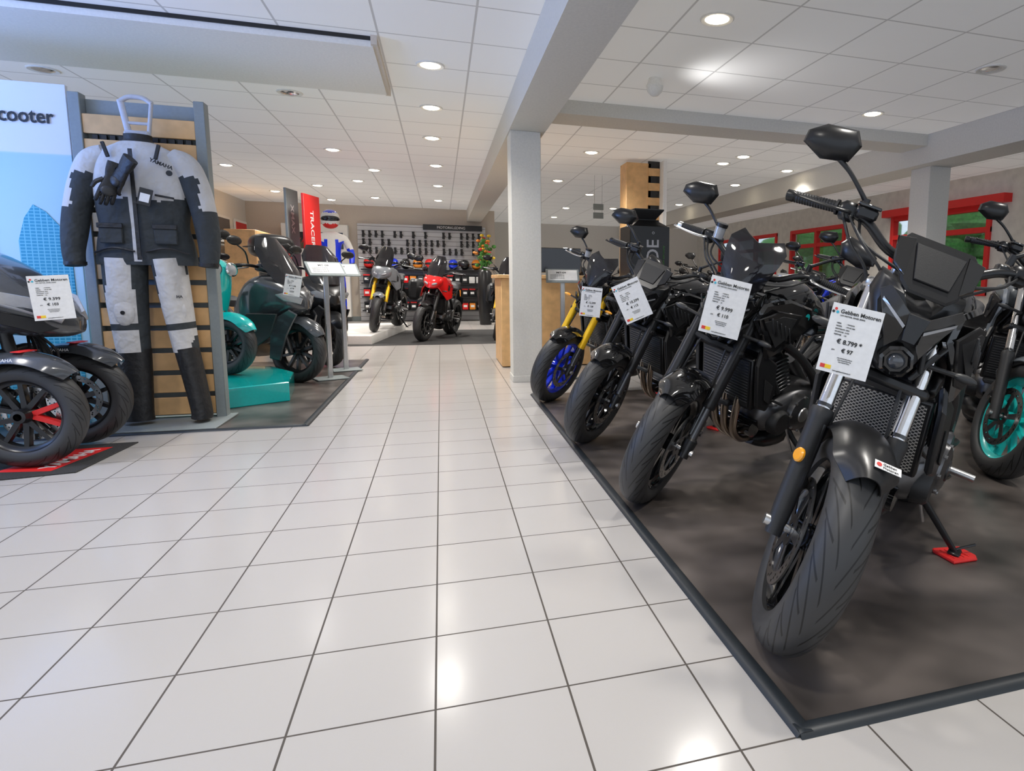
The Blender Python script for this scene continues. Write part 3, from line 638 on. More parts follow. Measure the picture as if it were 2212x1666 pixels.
ons=[(-.03,5.15),(-.04,6.37),(-.05,7.7),(-.02,9.5),(0,11.5),(0,13.6),(3.95,5.2),(1.85,7.85),(4.8,8.15),(3.7,7.95),(3.75,7.45),(6.6,8.9),(-1.26,11.4),(-1.25,8.8),(-1.2,13.6),(-2.9,10.5),(-2.9,13.3),(1.85,10.2),(3.7,10.8),(1.85,12.8),(3.7,13.6),(5.9,11.3),(6.2,14),(2.8,16),(1.7,1.2),(3.95,2.2),(-.03,2.6),(-1.3,2.6),(-.03,.6)]
offs=[(-2.93,6.24),(-1.21,6.28),(-2.9,8.4),(2.9,9.2)]
extra=[(-.9,10.2),(-2.0,12.2),(-2.1,14.3),(4.7,9.6),(2.7,11.6),(4.8,12.4),(5.9,12.9),(2.7,13.9),(6.5,7.6)]
for x,y in ons+extra: copytree(on,(x,y,H))
for x,y in offs: copytree(off,(x,y,H))
for i,(x,y) in enumerate(ons+[(1.66,3.71),(-1.21,6.28),(-2.93,6.24),(-2.6,3.3)]):
    d=bpy.data.lights.new('spot','SPOT'); d.energy=92; d.spot_size=radians(132); d.spot_blend=.9; d.shadow_soft_size=.10; d.color=(1,.96,.90)
    if (x,y) in ((-1.21,6.28),(-2.93,6.24)): d.energy=75
    if (x,y)==(-2.6,3.3): d.energy=75
    if x<.5 and y<3: d.energy=68
    if y>9: d.energy=120
    o=bpy.data.objects.new('downlight_lamp',d); COL.objects.link(o); o.location=(x,y,H-.05)
s=MB(); s.lathe([(0,0),(.05,0),(.055,-.03),(.07,-.06),(.06,-.10),(.03,-.13),(0,-.135)],(1.67,4.9,H),(0,0,1),'white',n=24); top(s.obj('ceiling_spotlight'),'white round fixture mounted under ceiling tiles','ceiling lamp')
d=bpy.data.lights.new('wash','SPOT'); d.energy=9; d.spot_size=radians(110); d.spot_blend=1; d.shadow_soft_size=.1; o=bpy.data.objects.new('ceiling_wash_light',d); COL.objects.link(o); o.location=(1.85,4.72,2.15)
o.rotation_euler=V((.35,-.15,.35)).to_track_quat('-Z','Y').to_euler()
d=bpy.data.lights.new('window_light','AREA'); d.energy=110; d.size=1.6; d.color=(.16,.36,1); o=bpy.data.objects.new('window_daylight',d); COL.objects.link(o); o.location=(-4.3,3.2,1.3)
o.rotation_euler=V((.55,.35,1)).to_track_quat('-Z','Y').to_euler()
# ================================================================= BIKES
A=dict(kind='a',fork='conv',rad='guard',body='gloss',body2='satin',fender='satin',badge='alu',refl=1,sticker=1)
Bk=dict(kind='b',fork='black',body='gloss',body2='gloss',badge='cyan')
SP=dict(kind='b',fork='gold',rim='blue',body='gloss',body2='gloss',amber=1)
XS=dict(kind='a',fork='black',body='gloss')
b1=motorcycle('matte black naked motorcycle with chrome fork tubes and silver radiator guard',(.865,1.40),37,12,26,A,hi=1.6)
b2=motorcycle('black naked motorcycle with smoked fly screen and brown exhaust headers',(.86,2.50),24,13,25,Bk,hi=1.3)
b3=motorcycle('black naked motorcycle with black fork beside a price sheet',(.83,3.53),26,12,23,XS)
b4=motorcycle('black naked motorcycle with gold fork and blue wheels',(.83,4.84),25,12,22,SP)
b5=motorcycle('grey naked motorcycle with cyan wheels',(2.64,2.36),48,10,22,dict(kind='a',fork='conv',rim='cyan',body='mgrey',body2='satin',fender='mgrey'))
for i,(x,y,bk) in enumerate(((2.75,4.25,18),(3.2,5.45,25),(4.5,2.6,40))):
    motorcycle('dark naked motorcycle parked in second row',(x,y),bk,10,15,[XS,dict(kind='a',fork='black',body='blue'),XS][i%3],hi=.6)
bb=motorcycle('dark motorcycle parked in rear row',(3.2,8.2),25,10,15,dict(kind='round',fork='black',body='gloss'),hi=.5,group='rear row motorcycles')
for x,y,r in ((5.0,8.3,.1),(3.1,10.0,.1),(5.0,10.0,.1),(2.6,11.8,0),(4.4,11.8,.1),(3.2,13.4,0),(5.2,13.4,0)):
    copytree(bb,(x+.63,y+.3,0),(bb.rotation_euler[0],0,bb.rotation_euler[2]+r))
p=MB(); p.plate([(-.055,-.055,0),(.045,-.055,0),(.065,-.03,0),(.065,.045,0),(-.04,.06,0),(-.055,.04,0)],(0,0,.010),'redm',b=.004); 
for k in range(4): p.box((-.03+.02*k,0,.011),(.006,.07,.003),'redm',.001)
p0=p.obj('kickstand_pad'); top(p0,'red plastic pad under a kickstand','kickstand pad',group='kickstand pads')
def padpos(root):
    Mx=Matrix.Translation(root.location)@Matrix.Rotation(root.rotation_euler[2],4,'Z'); q=Mx@V((-.12,.30,.007)); return (q.x,q.y,.0068)
p0.location=padpos(b1)
for b in (b2,b3,b4): 
    c=p0.copy(); COL.objects.link(c); c.location=padpos(b); c.rotation_euler=(0,0,.4)
tag((.93,1.26,.815),-38,12,'8.799 *','97',w=.118); tag((1.035,2.17,.857),-28,13,'9.999','110',w=.155); tag((.995,3.25,.848),-20,-24,'10.299','113',w=.155); tag((1.04,4.42,.80),-15,6,'12.599','138',w=.15)
tag((-1.80,3.70,.845),24,-4,'9.399','103',w=.15); tag((-1.15,5.66,.89),12,10,'7.199','79',w=.12)
motorcycle('grey sport touring motorcycle with gold fork on white podium',(-1.0,10.35),80,6,10,dict(kind='full',fork='gold',body='mgrey',fair='mgrey',cases=1),z=.13,hi=.6)
motorcycle('red and black touring motorcycle facing the aisle',(-.30,10.03),72,9,-6,dict(kind='full',fork='black',body='red',fair='red',fender='satin'),hi=.6)
motorcycle('dark touring motorcycle with hard side cases and gold fork',(.83,10.04),78,8,8,dict(kind='full',fork='gold',body='satin',fair='satin',cases=1),hi=.6)
motorcycle('dark motorcycle with blue wheels behind the counter',(1.75,9.4),60,8,8,dict(kind='b',fork='gold',rim='blue',body='gloss'),hi=.6)
t=MB(); t.plate([(-1.36,9.72,0),(-.98,9.66,0),(-.62,12.4,0),(-2.3,12.4,0),(-2.3,9.9,0)],(0,0,.13),'white',b=.006); top(t.obj('podium'),'low white display podium under a motorcycle','podium')
t=MB(); t.plate([(-2.5,4.95,.006),(-1.56,5.02,.006),(-1.14,5.29,.006),(-1.22,5.85,.006),(-1.5,6.3,.006),(-2.5,6.3,.006)],(0,0,.15),'teal',b=.006); top(t.obj('podium'),'teal display podium beneath a small scooter','podium')
# ================================================================= SCOOTERS
def scooter(label,fc,back,steer,st,z=0,lean=3):
    B=radians(back); wb=st.get('wb',1.4)/2; R=st.get('R',.27)
    root=thing('scooter',label,'scooter',(fc[0]+wb*cos(B),fc[1]+wb*sin(B),z),(radians(-lean),0,B+pi))
    rk=radians(26); ax=V((-sin(rk),0,cos(rk))); S=V((wb-.28,0,.85)); ST=Matrix.Translation(S)@Matrix.Rotation(radians(steer),4,ax)@Matrix.Translation(-S)
    bd=st['body']; b2_=st.get('body2','satin'); W=st.get('W',1.)
    wheel(root,'front_wheel',(wb,0,R),R,.058,.055,ST,st.get('rim','satin'),hi=1,spokes=5,discs=(1,),dr=.12)
    wheel(root,'rear_wheel',(-wb,0,R),R,.065,.055,Matrix.Identity(4),st.get('rim','satin'),hi=.6,discs=(1,),dr=.11)
    A0=V((wb,0,R)); f=MB(ST)
    for s in (1,-1): f.tube([A0+V((0,s*.085,-.02)),A0+ax*.10+V((0,s*.085,0)),A0+ax*.5+V((0,s*.08,0))],[.022,.026,.02],'satin',n=12)
    f.obj('fork',root)
    f=MB(ST); fenderm(f,(wb,0,R),R+.035,.09,30,150,st.get('fender',bd),drop=.06); f.obj('front_fender',root)
    s_=MB(); x0=wb
    if st['kind']=='maxi':
        s_.body([(x0+.10,.72,0,.03,.04,.06,2.2),(x0+.03,.76,0,.14,.08,.14,2.4),(x0-.10,.80,0,.21,.13,.25,2.6),(x0-.25,.82,0,.25,.15,.40,2.8),(x0-.38,.75,0,.25,.18,.40,2.8),(x0-.50,.60,0,.22,.20,.30,2.6)],bd,n=28,sub=4)
    else:
        s_.body([(x0-.04,.80,0,.05,.08,.10,2.4),(x0-.10,.80,0,.14,.14,.24,2.6),(x0-.18,.78,0,.19,.16,.40,2.8),(x0-.28,.74,0,.20,.16,.42,2.8),(x0-.34,.60,0,.18,.2,.32,2.6)],bd,n=28,sub=4)
    fs=s_.obj('leg_shield',root)
    if st['kind']=='maxi':
        for s in (1,-1):
            h=MB(); h.plate([(x0+.085,s*.03,.75),(x0+.02,s*.15,.80),(x0-.05,s*.20,.78),(x0+.0,s*.16,.73),(x0+.08,s*.05,.70)],(.012,s*.012,.012),'lens',b=.004); h.obj('headlight',fs)
            k=MB(); k.plate([(x0-.02,s*.20,.62),(x0-.30,s*.255,.62),(x0-.55,s*.24,.45),(x0-.60,s*.22,.30),(x0-.30,s*.22,.28),(x0-.12,s*.18,.42)],(0,s*.018,0),b2_,b=.01)
            k.plate([(x0+.10,s*.10,.62),(x0+.04,s*.13,.66),(x0-.10,s*.19,.56),(x0-.16,s*.15,.22),(x0-.08,s*.12,.20),(x0+.02,s*.13,.44)],(0,s*.02,0),bd,b=.01); k.obj('side_fairing',root)
        w=MB(); rg=[]
        for z0,hw,xo in ((.88,.15,x0+.02),(1.02,.20,x0-.08),(1.18,.19,x0-.19),(1.30,.11,x0-.27)):
            rg.append([(xo-abs(t)**2*.09+o,t*hw,z0) for o,ts in ((0,[-1,-.6,-.3,0,.3,.6,1]),(-.004,[1,.6,.3,0,-.3,-.6,-1])) for t in ts])
        w.loft(rg,'smoke'); w.obj('windscreen',root)
    else:
        for s in (1,-1):
            h=MB(); h.lathe([(.055,0),(.058,.02),(.048,.03)],(x0-.05,s*.075,.86),(1,0,.1),'chrome',n=24); h.lathe([(.048,.022),(.02,.034),(0,.036)],(x0-.05,s*.075,.86),(1,0,.1),'lens',n=24); h.obj('headlight',fs)
    s_=MB(); s_.body([(x0-.42,.32,0,.18,.08,.10,3),(0.1,.30,0,.19,.08,.08,3),(-.1,.36,0,.20,.16,.10,3),(-.25,.50,0,.20,.22,.18,2.8),(-.5,.58,0,.20,.18,.16,2.8),(-.75,.64,0,.16,.12,.12,2.6),(-.95,.70,0,.08,.06,.05,2.4)],bd,n=26,sub=4); bo=s_.obj('rear_body',root)
    s_=MB(); s_.body([(.0,.70,0,.09,.03,.03,2.5),(-.10,.73,0,.14,.05,.04,2.6),(-.35,.74,0,.16,.05,.04,2.6),(-.45,.78,0,.15,.06,.04,2.6),(-.8,.80,0,.11,.05,.04,2.5),(-.88,.80,0,.05,.02,.02,2.2)],'seat',n=22,sub=4); s_.obj('seat',root)
    h=MB(ST); hx=x0-.32; hz=1.02 if st['kind']=='maxi' else .98
    h.tube([(hx-.10,.34,hz),(hx-.02,.22,hz+.02),(hx,0,hz),(hx-.02,-.22,hz+.02),(hx-.10,-.34,hz)],.014,'satin',n=10,sub=4); h.body([(hx+.08,hz,0,.05,.03,.03,2.4),(hx+.02,hz+.01,0,.13,.05,.05,2.6),(hx-.06,hz+.01,0,.11,.04,.04,2.6)],bd,n=18,sub=3)
    hb=h.obj('handlebar',root)
    for s in (1,-1):
        g=MB(ST); g.tube([(hx-.05,s*.25,hz+.015),(hx-.11,s*.37,hz-.003)],.018,'matte',n=12); g.obj('grip',hb)
        g=MB(ST); m0=V((hx-.03,s*.20,hz+.03)); g.tube([m0,m0+V((.02,s*.05,.10)),m0+V((0,s*.12,.16))],.007,'satin',n=8,sub=3); g.ell(m0+V((0,s*.14,.19)),(.015,.075,.042),'satin',n=18); g.obj('mirror',hb)
        g=MB(ST); g.tube([(hx-.01,s*.22,hz),(hx+.0,s*.34,hz-.02)],.006,'alu',n=8); g.obj('lever',hb)
    if st.get('case'):
        q=MB(); zc=1.32; q.body([(-.72,zc-.01,0,.10,.06,.08,3),(-.76,zc,0,.21,.13,.13,3),(-.95,zc,0,.24,.16,.14,3),(-1.12,zc,0,.20,.13,.13,3),(-1.16,zc-.01,0,.12,.08,.1,3)],'satin',n=24,sub=3); q.box((-.95,0,zc-.01),(.44,.49,.014),'matte',.004); q.box((-.9,0,zc-.29),(.26,.2,.34),'matte',.01); q.obj('top_case',root)
    return root
scooter('dark grey maxi scooter with price sheet on its screen',(-1.26,6.24),146,2,dict(kind='maxi',body='grey',body2='plastic',R=.285,wb=1.5),z=.006)
scooter('teal retro scooter with twin round headlights on teal podium',(-1.68,5.80),150,6,dict(kind='retro',body='teal',fender='teal',R=.24,wb=1.3,rim='satin'),z=.156)
scooter('black maxi scooter carrying a rear top case',(-1.16,7.3),122,4,dict(kind='maxi',body='satin',body2='plastic',R=.285,wb=1.5,case=1),z=.006)
scooter('dark scooter parked behind the display',(-2.7,8.6),130,4,dict(kind='maxi',body='grey',R=.28,wb=1.5))
def trike():
    R=.262; root=thing('three_wheeled_scooter','glossy dark grey three-wheeled scooter with red rim accent','scooter',(-2.77,3.97,.006),(0,0,0)); x0=.80
    for s,y in ((-1,-.235),(1,.235)):
        Mx=TR(x0,y,0)@RZ(-4)@TR(-x0,-y,0)
        wheel(root,'front_wheel',(x0,y,R),R,.056,.052,Mx,'satin',spokes=5,discs=(-s,),dr=.135,hi=1.5,accent='redm' if s<0 else None,tw=.035)
        f=MB(Mx); c=(x0,y,R)
        fenderm(f,c,R+.055,.095,42,150,'grey',drop=.05,n=28); f.tube([(x0,y+s*-.07,R),(x0-.10,y-s*.10,R+.32),(x0-.14,y-s*.12,R+.5)],[.024,.028,.024],'satin',n=12)
        f.tube([(x0-.1,y-s*.08,R+.02),(x0-.2,y-s*.12,R+.30)],.02,'dmetal',n=10)
        fo=f.obj('front_fender',root)
        f=MB(Mx); f.box((x0+.02,y,R+.3165),(.04,.12,.004),'redm',.001,R=RY(4)); f.text('YAMAHA',.022,'paper',TR(x0-.06,y-.101,R+.275)@RX(78)); f.obj('fender_lettering',fo)
        k=MB(Mx); k.box((x0-.09,y-s*.045,R+.08),(.05,.03,.09),'satin',.01,R=RY(20)); k.obj('brake_caliper',root)
    q=MB()
    for z in (.42,.55):
        q.tube([(x0-.13,-.22,z),(x0-.10,0,z+.03),(x0-.13,.22,z)],.018,'dmetal',n=10,sub=3)
    for k in range(5): q.tube([(x0-.05,-.2+.09*k,.46),(x0-.02,-.12+.06*k,.54),(x0-.08,.02*k,.64)],.007,'matte',n=6,sub=3)
    q.obj('front_suspension',root)
    b=MB(); b.body([(x0+.16,.70,0,.04,.03,.05,2.2),(x0+.10,.73,0,.15,.07,.10,2.4),(x0+.0,.79,0,.23,.12,.16,2.5),(x0-.15,.86,0,.28,.17,.22,2.6),(x0-.32,.90,0,.30,.20,.32,2.7),(x0-.5,.85,0,.30,.22,.40,2.8),(x0-.62,.70,0,.26,.2,.34,2.8)],'grey',n=32,sub=5); fb=b.obj('front_fairing',root)
    for s in (1,-1):
        h=MB(); h.plate([(x0+.13,s*.06,.75),(x0+.04,s*.20,.83),(x0-.10,s*.275,.87),(x0-.10,s*.28,.82),(x0+.02,s*.24,.77),(x0+.12,s*.11,.70)],(.014,s*.014,.012),'lens',b=.005); h.plate([(x0+.135,s*.05,.69),(x0+.04,s*.21,.74),(x0-.08,s*.27,.78),(x0-.1,s*.27,.73),(x0+.06,s*.19,.66)],(.012,s*.012,0),'satin',b=.004); h.obj('headlight',fb)
        h=MB(); h.plate([(x0-.12,s*.30,.86),(x0-.4,s*.31,.98),(x0-.7,s*.30,.86),(x0-.75,s*.28,.5),(x0-.45,s*.30,.5),(x0-.30,s*.30,.68)],(0,s*.02,0),'grey',b=.012); h.obj('side_fairing',root)
    w=MB(); rg=[]
    for z0,hw,xo in ((.98,.20,x0-.12),(1.10,.24,x0-.24),(1.26,.24,x0-.36),(1.42,.18,x0-.46)):
        rg.append([(xo-abs(t)**2*.12+o,t*hw,z0) for o,ts in ((0,[-1,-.6,-.3,0,.3,.6,1]),(-.004,[1,.6,.3,0,-.3,-.6,-1])) for t in ts])
    w.loft(rg,'smoke'); w.obj('windscreen',root)
    s_=MB(); s_.body([(.2,.32,0,.2,.08,.12,3),(-.1,.36,0,.21,.16,.12,3),(-.3,.52,0,.22,.22,.2,2.8),(-.7,.62,0,.2,.14,.14,2.8),(-.95,.70,0,.08,.06,.05,2.4)],'grey',n=26,sub=4); s_.obj('rear_body',root)
    s_=MB(); s_.body([(-.0,.72,0,.09,.03,.03,2.5),(-.35,.78,0,.17,.05,.04,2.6),(-.8,.84,0,.12,.05,.04,2.5)],'seat',n=22,sub=4); s_.obj('seat',root)
    wheel(root,'rear_wheel',(-.68,0,.262),.262,.065,.055,Matrix.Identity(4),'satin',hi=.6,discs=(1,),dr=.11)
    h=MB(); hx=x0-.5; h.tube([(hx-.08,.36,1.08),(hx,.2,1.1),(hx,-.2,1.1),(hx-.08,-.36,1.08)],.016,'satin',n=10,sub=3); h.obj('handlebar',root)
trike()
# ================================================================= DISPLAY PANEL + CITY BANNER
PY=4.78
t=thing('display_panel','freestanding beech slat panel between grey metal posts','display stand',(-1.76,PY,0))
p=MB()
for x in (-.335,.32): p.box((x,0,1.03),(.06,.08,2.05),'post',.004)
po=p.obj('post_frame',t)
p=MB(); p.box((.0,-.16,.012),(.78,.46,.012),'post',.003); p.obj('base_plate',t)
z=.10; i=0; p=MB()
while z<2.0:
    p.box((-.008,-.02,z),(.595,.022,.115),'wood',.003); z+=.148
p.obj('slats',t,'horizontal beech slats')
p=MB()
for zz in (1.80,1.655):
    for k in range(12): p.box((-.25+.045*k,-.012,zz),(.03,.02,.03),'satin',.001)
p.box((-.008,.03,1.03),(.59,.01,2.0),'post',.001); p.obj('back_panel',t)
bn=thing('city_banner','tall printed banner with pale sky and glass towers','banner',(-2.77,PY,0))
q=MB(); q.box((0,.02,1.05),(1.24,.03,2.1),'city',.002); q.obj('panel',bn)
q=MB()
q.plate([(.31,0,.0),(.31,0,1.16),(.35,0,1.30),(.40,0,1.38),(.46,0,1.34),(.55,0,1.22),(.57,0,1.10),(.58,0,0)],(0,.005,0),'tower',b=.001)
q.obj('tower_print',bn)
q=MB(); q.plate([(-.08,0,0),(-.08,0,1.58),(.10,0,1.57),(.20,0,1.43),(.23,0,0)],(0,.004,0),'tower',b=.001); q.obj('tower_print',bn)
q=MB(); q.text('Scooter',.118,'ink',TR(.55,-.002,1.865)@RX(90)@Matrix.Diagonal((.84,1,1,1)),'RIGHT',bold=.0022); q.obj('lettering',bn)
# ================================================================= RIDING SUIT
t=thing('riding_suit','two-tone light and dark grey textile motorcycle jacket and trousers on hanger','clothing',(-1.735,4.62,0))
j=MB()
j.body([(1.02,0,0,.265,.085,.085,2.6),(1.06,0,0,.265,.09,.09,2.6),(1.16,0,0,.25,.10,.095,2.6),(1.25,0,0,.232,.098,.10,2.6),(1.35,0,0,.24,.115,.105,2.6),(1.45,0,0,.245,.115,.105,2.6),(1.60,0,0,.245,.11,.10,2.5),(1.69,0,0,.20,.095,.09,2.4),(1.745,0,0,.11,.07,.07,2.2),(1.765,0,0,.075,.06,.06,2.0),(1.80,0,0,.072,.06,.06,2)],'jd',n=72,sub=8,ax='z')
j.paint(lambda c: 'leath' if c.z>1.755 else ('jw' if (c.z>1.40+.25*abs(abs(c.x)-.12) or (abs(c.x+.01)<.026 and c.z>1.04)) else None))
j.plate([(-.012,-.118,1.05),(.008,-.118,1.05),(.008,-.122,1.70),(-.012,-.122,1.70)],(0,.006,0),'leath',b=.001)
for s in (1,-1):
    j.box((s*.14,-.100,1.20),(.12,.02,.11),'jd',.006); j.box((s*.14,-.112,1.25),(.13,.012,.03),'leath',.004)
    j.box((s*.13,-.105,1.69),(.02,.012,.09),'leath',.003,R=RY(s*15))
    j.tube([(s*.245,-.07,1.09),(s*.14,-.105,1.12),(s*.03,-.100,1.10)],.006,'leath',n=6,sub=4); j.box((s*.15,-.108,1.43),(.10,.010,.012),'leath',.003,R=RY(s*10))
j.lathe([(0,.006),(.016,.006),(.017,0)],(.185,-.108,1.57),(0,-1,0),'leath',n=14)
j.text('YAMAHA',.03,'ink',TR(.09,-.118,1.635)@RY(22)@RX(90),bold=.001)
jo=j.obj('jacket',t)
for s in (1,-1):
    a=MB(); a.tube([(s*.16,0,1.675),(s*.235,0,1.625),(s*.29,-.01,1.50),(s*.325,-.025,1.36),(s*.345,-.04,1.22),(s*.352,-.06,1.10),(s*.345,-.07,1.01)],[.065,.080,.076,.070,.066,.056,.050],'jd',n=28,sub=8)
    a.paint(lambda c: 'jw' if (c.z>1.56 or (c.z>1.36 and abs(c.x)>.325)) else None); a.obj('sleeve',jo)
    a=MB(); a.tube([(s*.345,-.07,1.035),(s*.345,-.07,1.015)],.055,'leath',n=20); a.obj('cuff',jo)
    l=MB(); 
    xs=[(-.125,1.06),(-.13,.85),(-.125,.62),(-.12,.48)] if s<0 else [(.105,1.06),(.125,.85),(.15,.62),(.165,.48)]
    l.tube([(x,0,z) for x,z in xs],[.12,.112,.098,.09],'jw',n=36,sub=10,flat=.75)
    l.paint(lambda c: 'jd' if (abs(c.x-(.0))<.065 or abs(c.x)>.215+.02*cos(c.z*9) or (c.z<.66 and c.z>.62)) else None)
    l.ell((xs[2][0],-.070,.73),(.055,.018,.085),'jw',n=14); l.lathe([(0,.004),(.012,.004),(.012,0)],(xs[2][0],-.088,.73),(0,-1,0),'leath',n=12)
    l.obj('trouser_leg',t)
    g=MB(); x1=xs[-1][0]; x2=x1+(.0 if s<0 else .06)
    g.tube([(x1,0,.50),((x1+x2)/2,0,.30),(x2,-.01,.10),(x2,-.01,.045)],[.094,.088,.082,.085],'leath',n=18,sub=4,flat=.7); g.obj('leg_gaiter',t)
g=MB(); g.text('YAMAHA',.024,'ink',TR(.10,-.098,.82)@RX(90),bold=.0006); g.obj('trouser_lettering',t)
h=MB(); 
h.tube([(-.075,0,2.0),(-.04,0,1.78)],.011,'hang',n=10,flat=1.6); h.tube([(.085,0,2.0),(.055,0,1.78)],.011,'hang',n=10)
h.tube([(-.077,0,1.99),(-.03,0,2.02),(.04,0,2.02),(.087,0,1.99)],.014,'hang',n=10,sub=3); h.tube([(-.06,0,1.87),(.07,0,1.87)],.009,'hang',n=8); h.box((0,0,1.80),(.13,.05,.05),'hang',.01); h.obj('hanger',t,'light grey plastic hanger')
def glove(loc,rot,label,m='leath',group=None,sc=1):
    g=MB(); g.body([(0,0,0,.035,.018,.018,2.6),(.05,0,0,.04,.02,.02,2.6),(.09,0,0,.045,.018,.018,2.6),(.10,0,0,.03,.012,.012,2.4)],m,n=14,sub=2)
    g.body([(-.09,0,0,.045,.024,.024,2.6),(-.04,0,0,.042,.022,.022,2.6),(.0,0,0,.034,.018,.018,2.6)],m,n=14,sub=2)
    for i,(y,L) in enumerate(((-.033,.06),(-.011,.075),(.011,.07),(.033,.055))): g.tube([(.08,y,0),(.10+L*.5,y*1.1,-.006),(.09+L,y*1.15,-.02)],[.0115,.011,.009],m,n=8,sub=3)
    g.tube([(.02,-.035,0),(.05,-.062,-.008),(.085,-.07,-.015)],[.013,.012,.009],m,n=8,sub=3); g.ell((.08,0,.018),(.03,.034,.010),'plastic',n=12)
    o=g.obj('glove'); o.location=loc; o.rotation_euler=rot; o.scale=(sc,)*3; top(o,label,'glove',group); return o
glove((-1.82,4.46,1.52),(1.4,1.9,.3),'black motorcycle glove hanging on the jacket front',sc=1.0); glove((-1.75,4.43,1.56),(1.5,2.3,-.5),'black motorcycle glove hanging on the jacket front',sc=1.0)
q=MB(); q.box((0,0,0),(.07,.004,.10),'satin',.002); q.box((0,-.0025,-.005),(.05,.001,.05),'paper',.0003); o=q.obj('swing_tag'); o.location=(-1.67,4.47,1.42); o.rotation_euler=(0,.25,0); top(o,'black cardboard swing tag on the jacket','label')
# ================================================================= COUNTER, SIGNS
t=thing('counter','light wood service counter with white top','counter',(1.3,7.25,0)); c=MB(); c.box((0,0,.49),(1.36,.8,.96),'wood',.006); c.obj('body',t); c=MB(); c.box((0,0,.99),(1.44,.88,.04),'wood',.006); c.obj('worktop',t)
t=thing('monitor','black flat computer monitor on the counter','monitor',(1.30,7.1,1.01)); c=MB(); c.box((0,0,.17),(.50,.03,.28),'screen',.008); c.obj('screen',t); c=MB(); c.box((0,.03,.05),(.05,.03,.1),'satin',.004); c.box((0,.02,.006),(.2,.16,.012),'satin',.004); c.obj('stand',t)
def signstand(x,y,rz,h=1.02,label='grey pedestal holding a slanted information sheet'):
    t=thing('information_stand',label,'sign stand',(x,y,.006),(0,0,radians(rz))); b=MB(); b.box((0,0,.008),(.28,.22,.012),'post',.004); b.obj('base',t)
    b=MB(); b.box((0,0,h/2),(.045,.03,h),'alu',.006); b.obj('pole',t)
    b=MB(); X=TR(0,-.02,h+.03)@RX(-55); b.box((0,0,0),(.32,.012,.22),'post',.004,X=X); b.box((0,-.008,0),(.28,.004,.17),'paper',.001,X=X); b.obj('sheet_holder',t)
    l=MB(); F=X@TR(0,-.0105,0)@RX(90)
    l.text('MT-09',.035,'ink',F@TR(-.06,.03,0),bold=.0005)
    for k in range(4): l.text('specificaties en uitvoering',.013,'ink',F@TR(-.12,.0-.02*k,0))
    l.obj('lettering',t); return t
signstand(-1.02,6.38,25,1.0); signstand(-.96,6.95,20,1.0); signstand(1.13,6.0,-8,.96)
t=thing('sign_pillar','black pillar with vertical light lettering and flared top','sign',(2.22,6.8,0)); c=MB(); c.box((0,0,.78),(.46,.40,1.56),'satin',.006); c.obj('body',t)
c=MB(); c.loft([[(sx*a,sy*a,z) for sx,sy in ((-1,-1),(1,-1),(1,1),(-1,1))] for a,z in ((.20,1.56),(.10,1.63),(.10,1.64),(.17,1.73),(.17,1.745),(.02,1.745))],'satin'); c.obj('flared_top',t)
c=MB(); c.text('ADE',.20,'hang',TR(.10,-.203,1.03)@RY(-90)@RX(90),bold=.002); c.text('o',.06,'hang',TR(.02,-.203,1.47)@RX(90)); c.text('green company',.04,'leaf',TR(.17,-.203,1.10)@RY(-90)@RX(90)); c.obj('lettering',t)
t=thing('slat_tower','tall beech display tower with black slots and white edge','display stand',(2.62,8.2,0)); c=MB(); c.box((-.08,0,1.25),(.34,.30,2.5),'wood',.004); c.obj('body',t); c=MB()
for k in range(12): c.box((.13,-.152,.3+.19*k),(.16,.02,.10),'wood',.002); c.box((.13,-.14,.3+.19*k+.095),(.16,.02,.09),'satin',.002)
c.obj('slats',t); c=MB(); c.box((.235,-.05,1.30),(.05,.5,2.45),'paper',.003); c.obj('poster_edge',t)
t=thing('hanging_sign','small dark hanging sign with two plates','sign',(2.35,9.5,1.95)); c=MB(); c.box((0,0,0),(.16,.02,.09),'post',.003); c.box((0,0,.13),(.16,.02,.09),'post',.003); c.obj('plate',t); c=MB(); c.tube([(-.06,0,0),(-.06,0,.6)],.003,'alu',n=6); c.tube([(.06,0,0),(.06,0,.6)],.003,'alu',n=6); c.obj('wire',t)
# ================================================================= MANNEQUIN
t=thing('mannequin','mannequin in blue and white racing leathers with helmet','mannequin',(-1.52,10.15,.13),(0,0,.15))
me=bpy.data.meshes.new('suit'); vs=[(0,0,.92),(0,0,1.05),(0,0,1.25),(0,0,1.40),(0,0,1.50),(.19,0,1.40),(.27,-.02,1.18),(.26,-.12,.98),(-.19,0,1.40),(-.27,-.02,1.18),(-.26,-.12,.98),(.10,0,.86),(.12,-.02,.50),(.13,0,.10),(.13,-.12,.05),(-.10,0,.86),(-.12,-.02,.50),(-.13,0,.10),(-.13,-.12,.05)]
es=[(0,1),(1,2),(2,3),(3,4),(3,5),(5,6),(6,7),(3,8),(8,9),(9,10),(0,11),(11,12),(12,13),(13,14),(0,15),(15,16),(16,17),(17,18)]
rd=[.15,.13,.16,.13,.06,.08,.06,.045,.08,.06,.045,.10,.07,.055,.045,.10,.07,.055,.045]
me.from_pydata(vs,es,[]); o=bpy.data.objects.new('body',me); COL.objects.link(o); md=o.modifiers.new('s','SKIN')
for i,r in enumerate(rd): me.skin_vertices[0].data[i].radius=(r,r*.8); 
me.skin_vertices[0].data[0].use_root=True; o.modifiers.new('ss','SUBSURF').levels=2
dg=bpy.context.evaluated_depsgraph_get(); dg.update(); m2=bpy.data.meshes.new_from_object(o.evaluated_get(dg)); bpy.data.objects.remove(o)
m2.materials.clear()
for m in ('blue','white','redm','leath'): m2.materials.append(M[m])
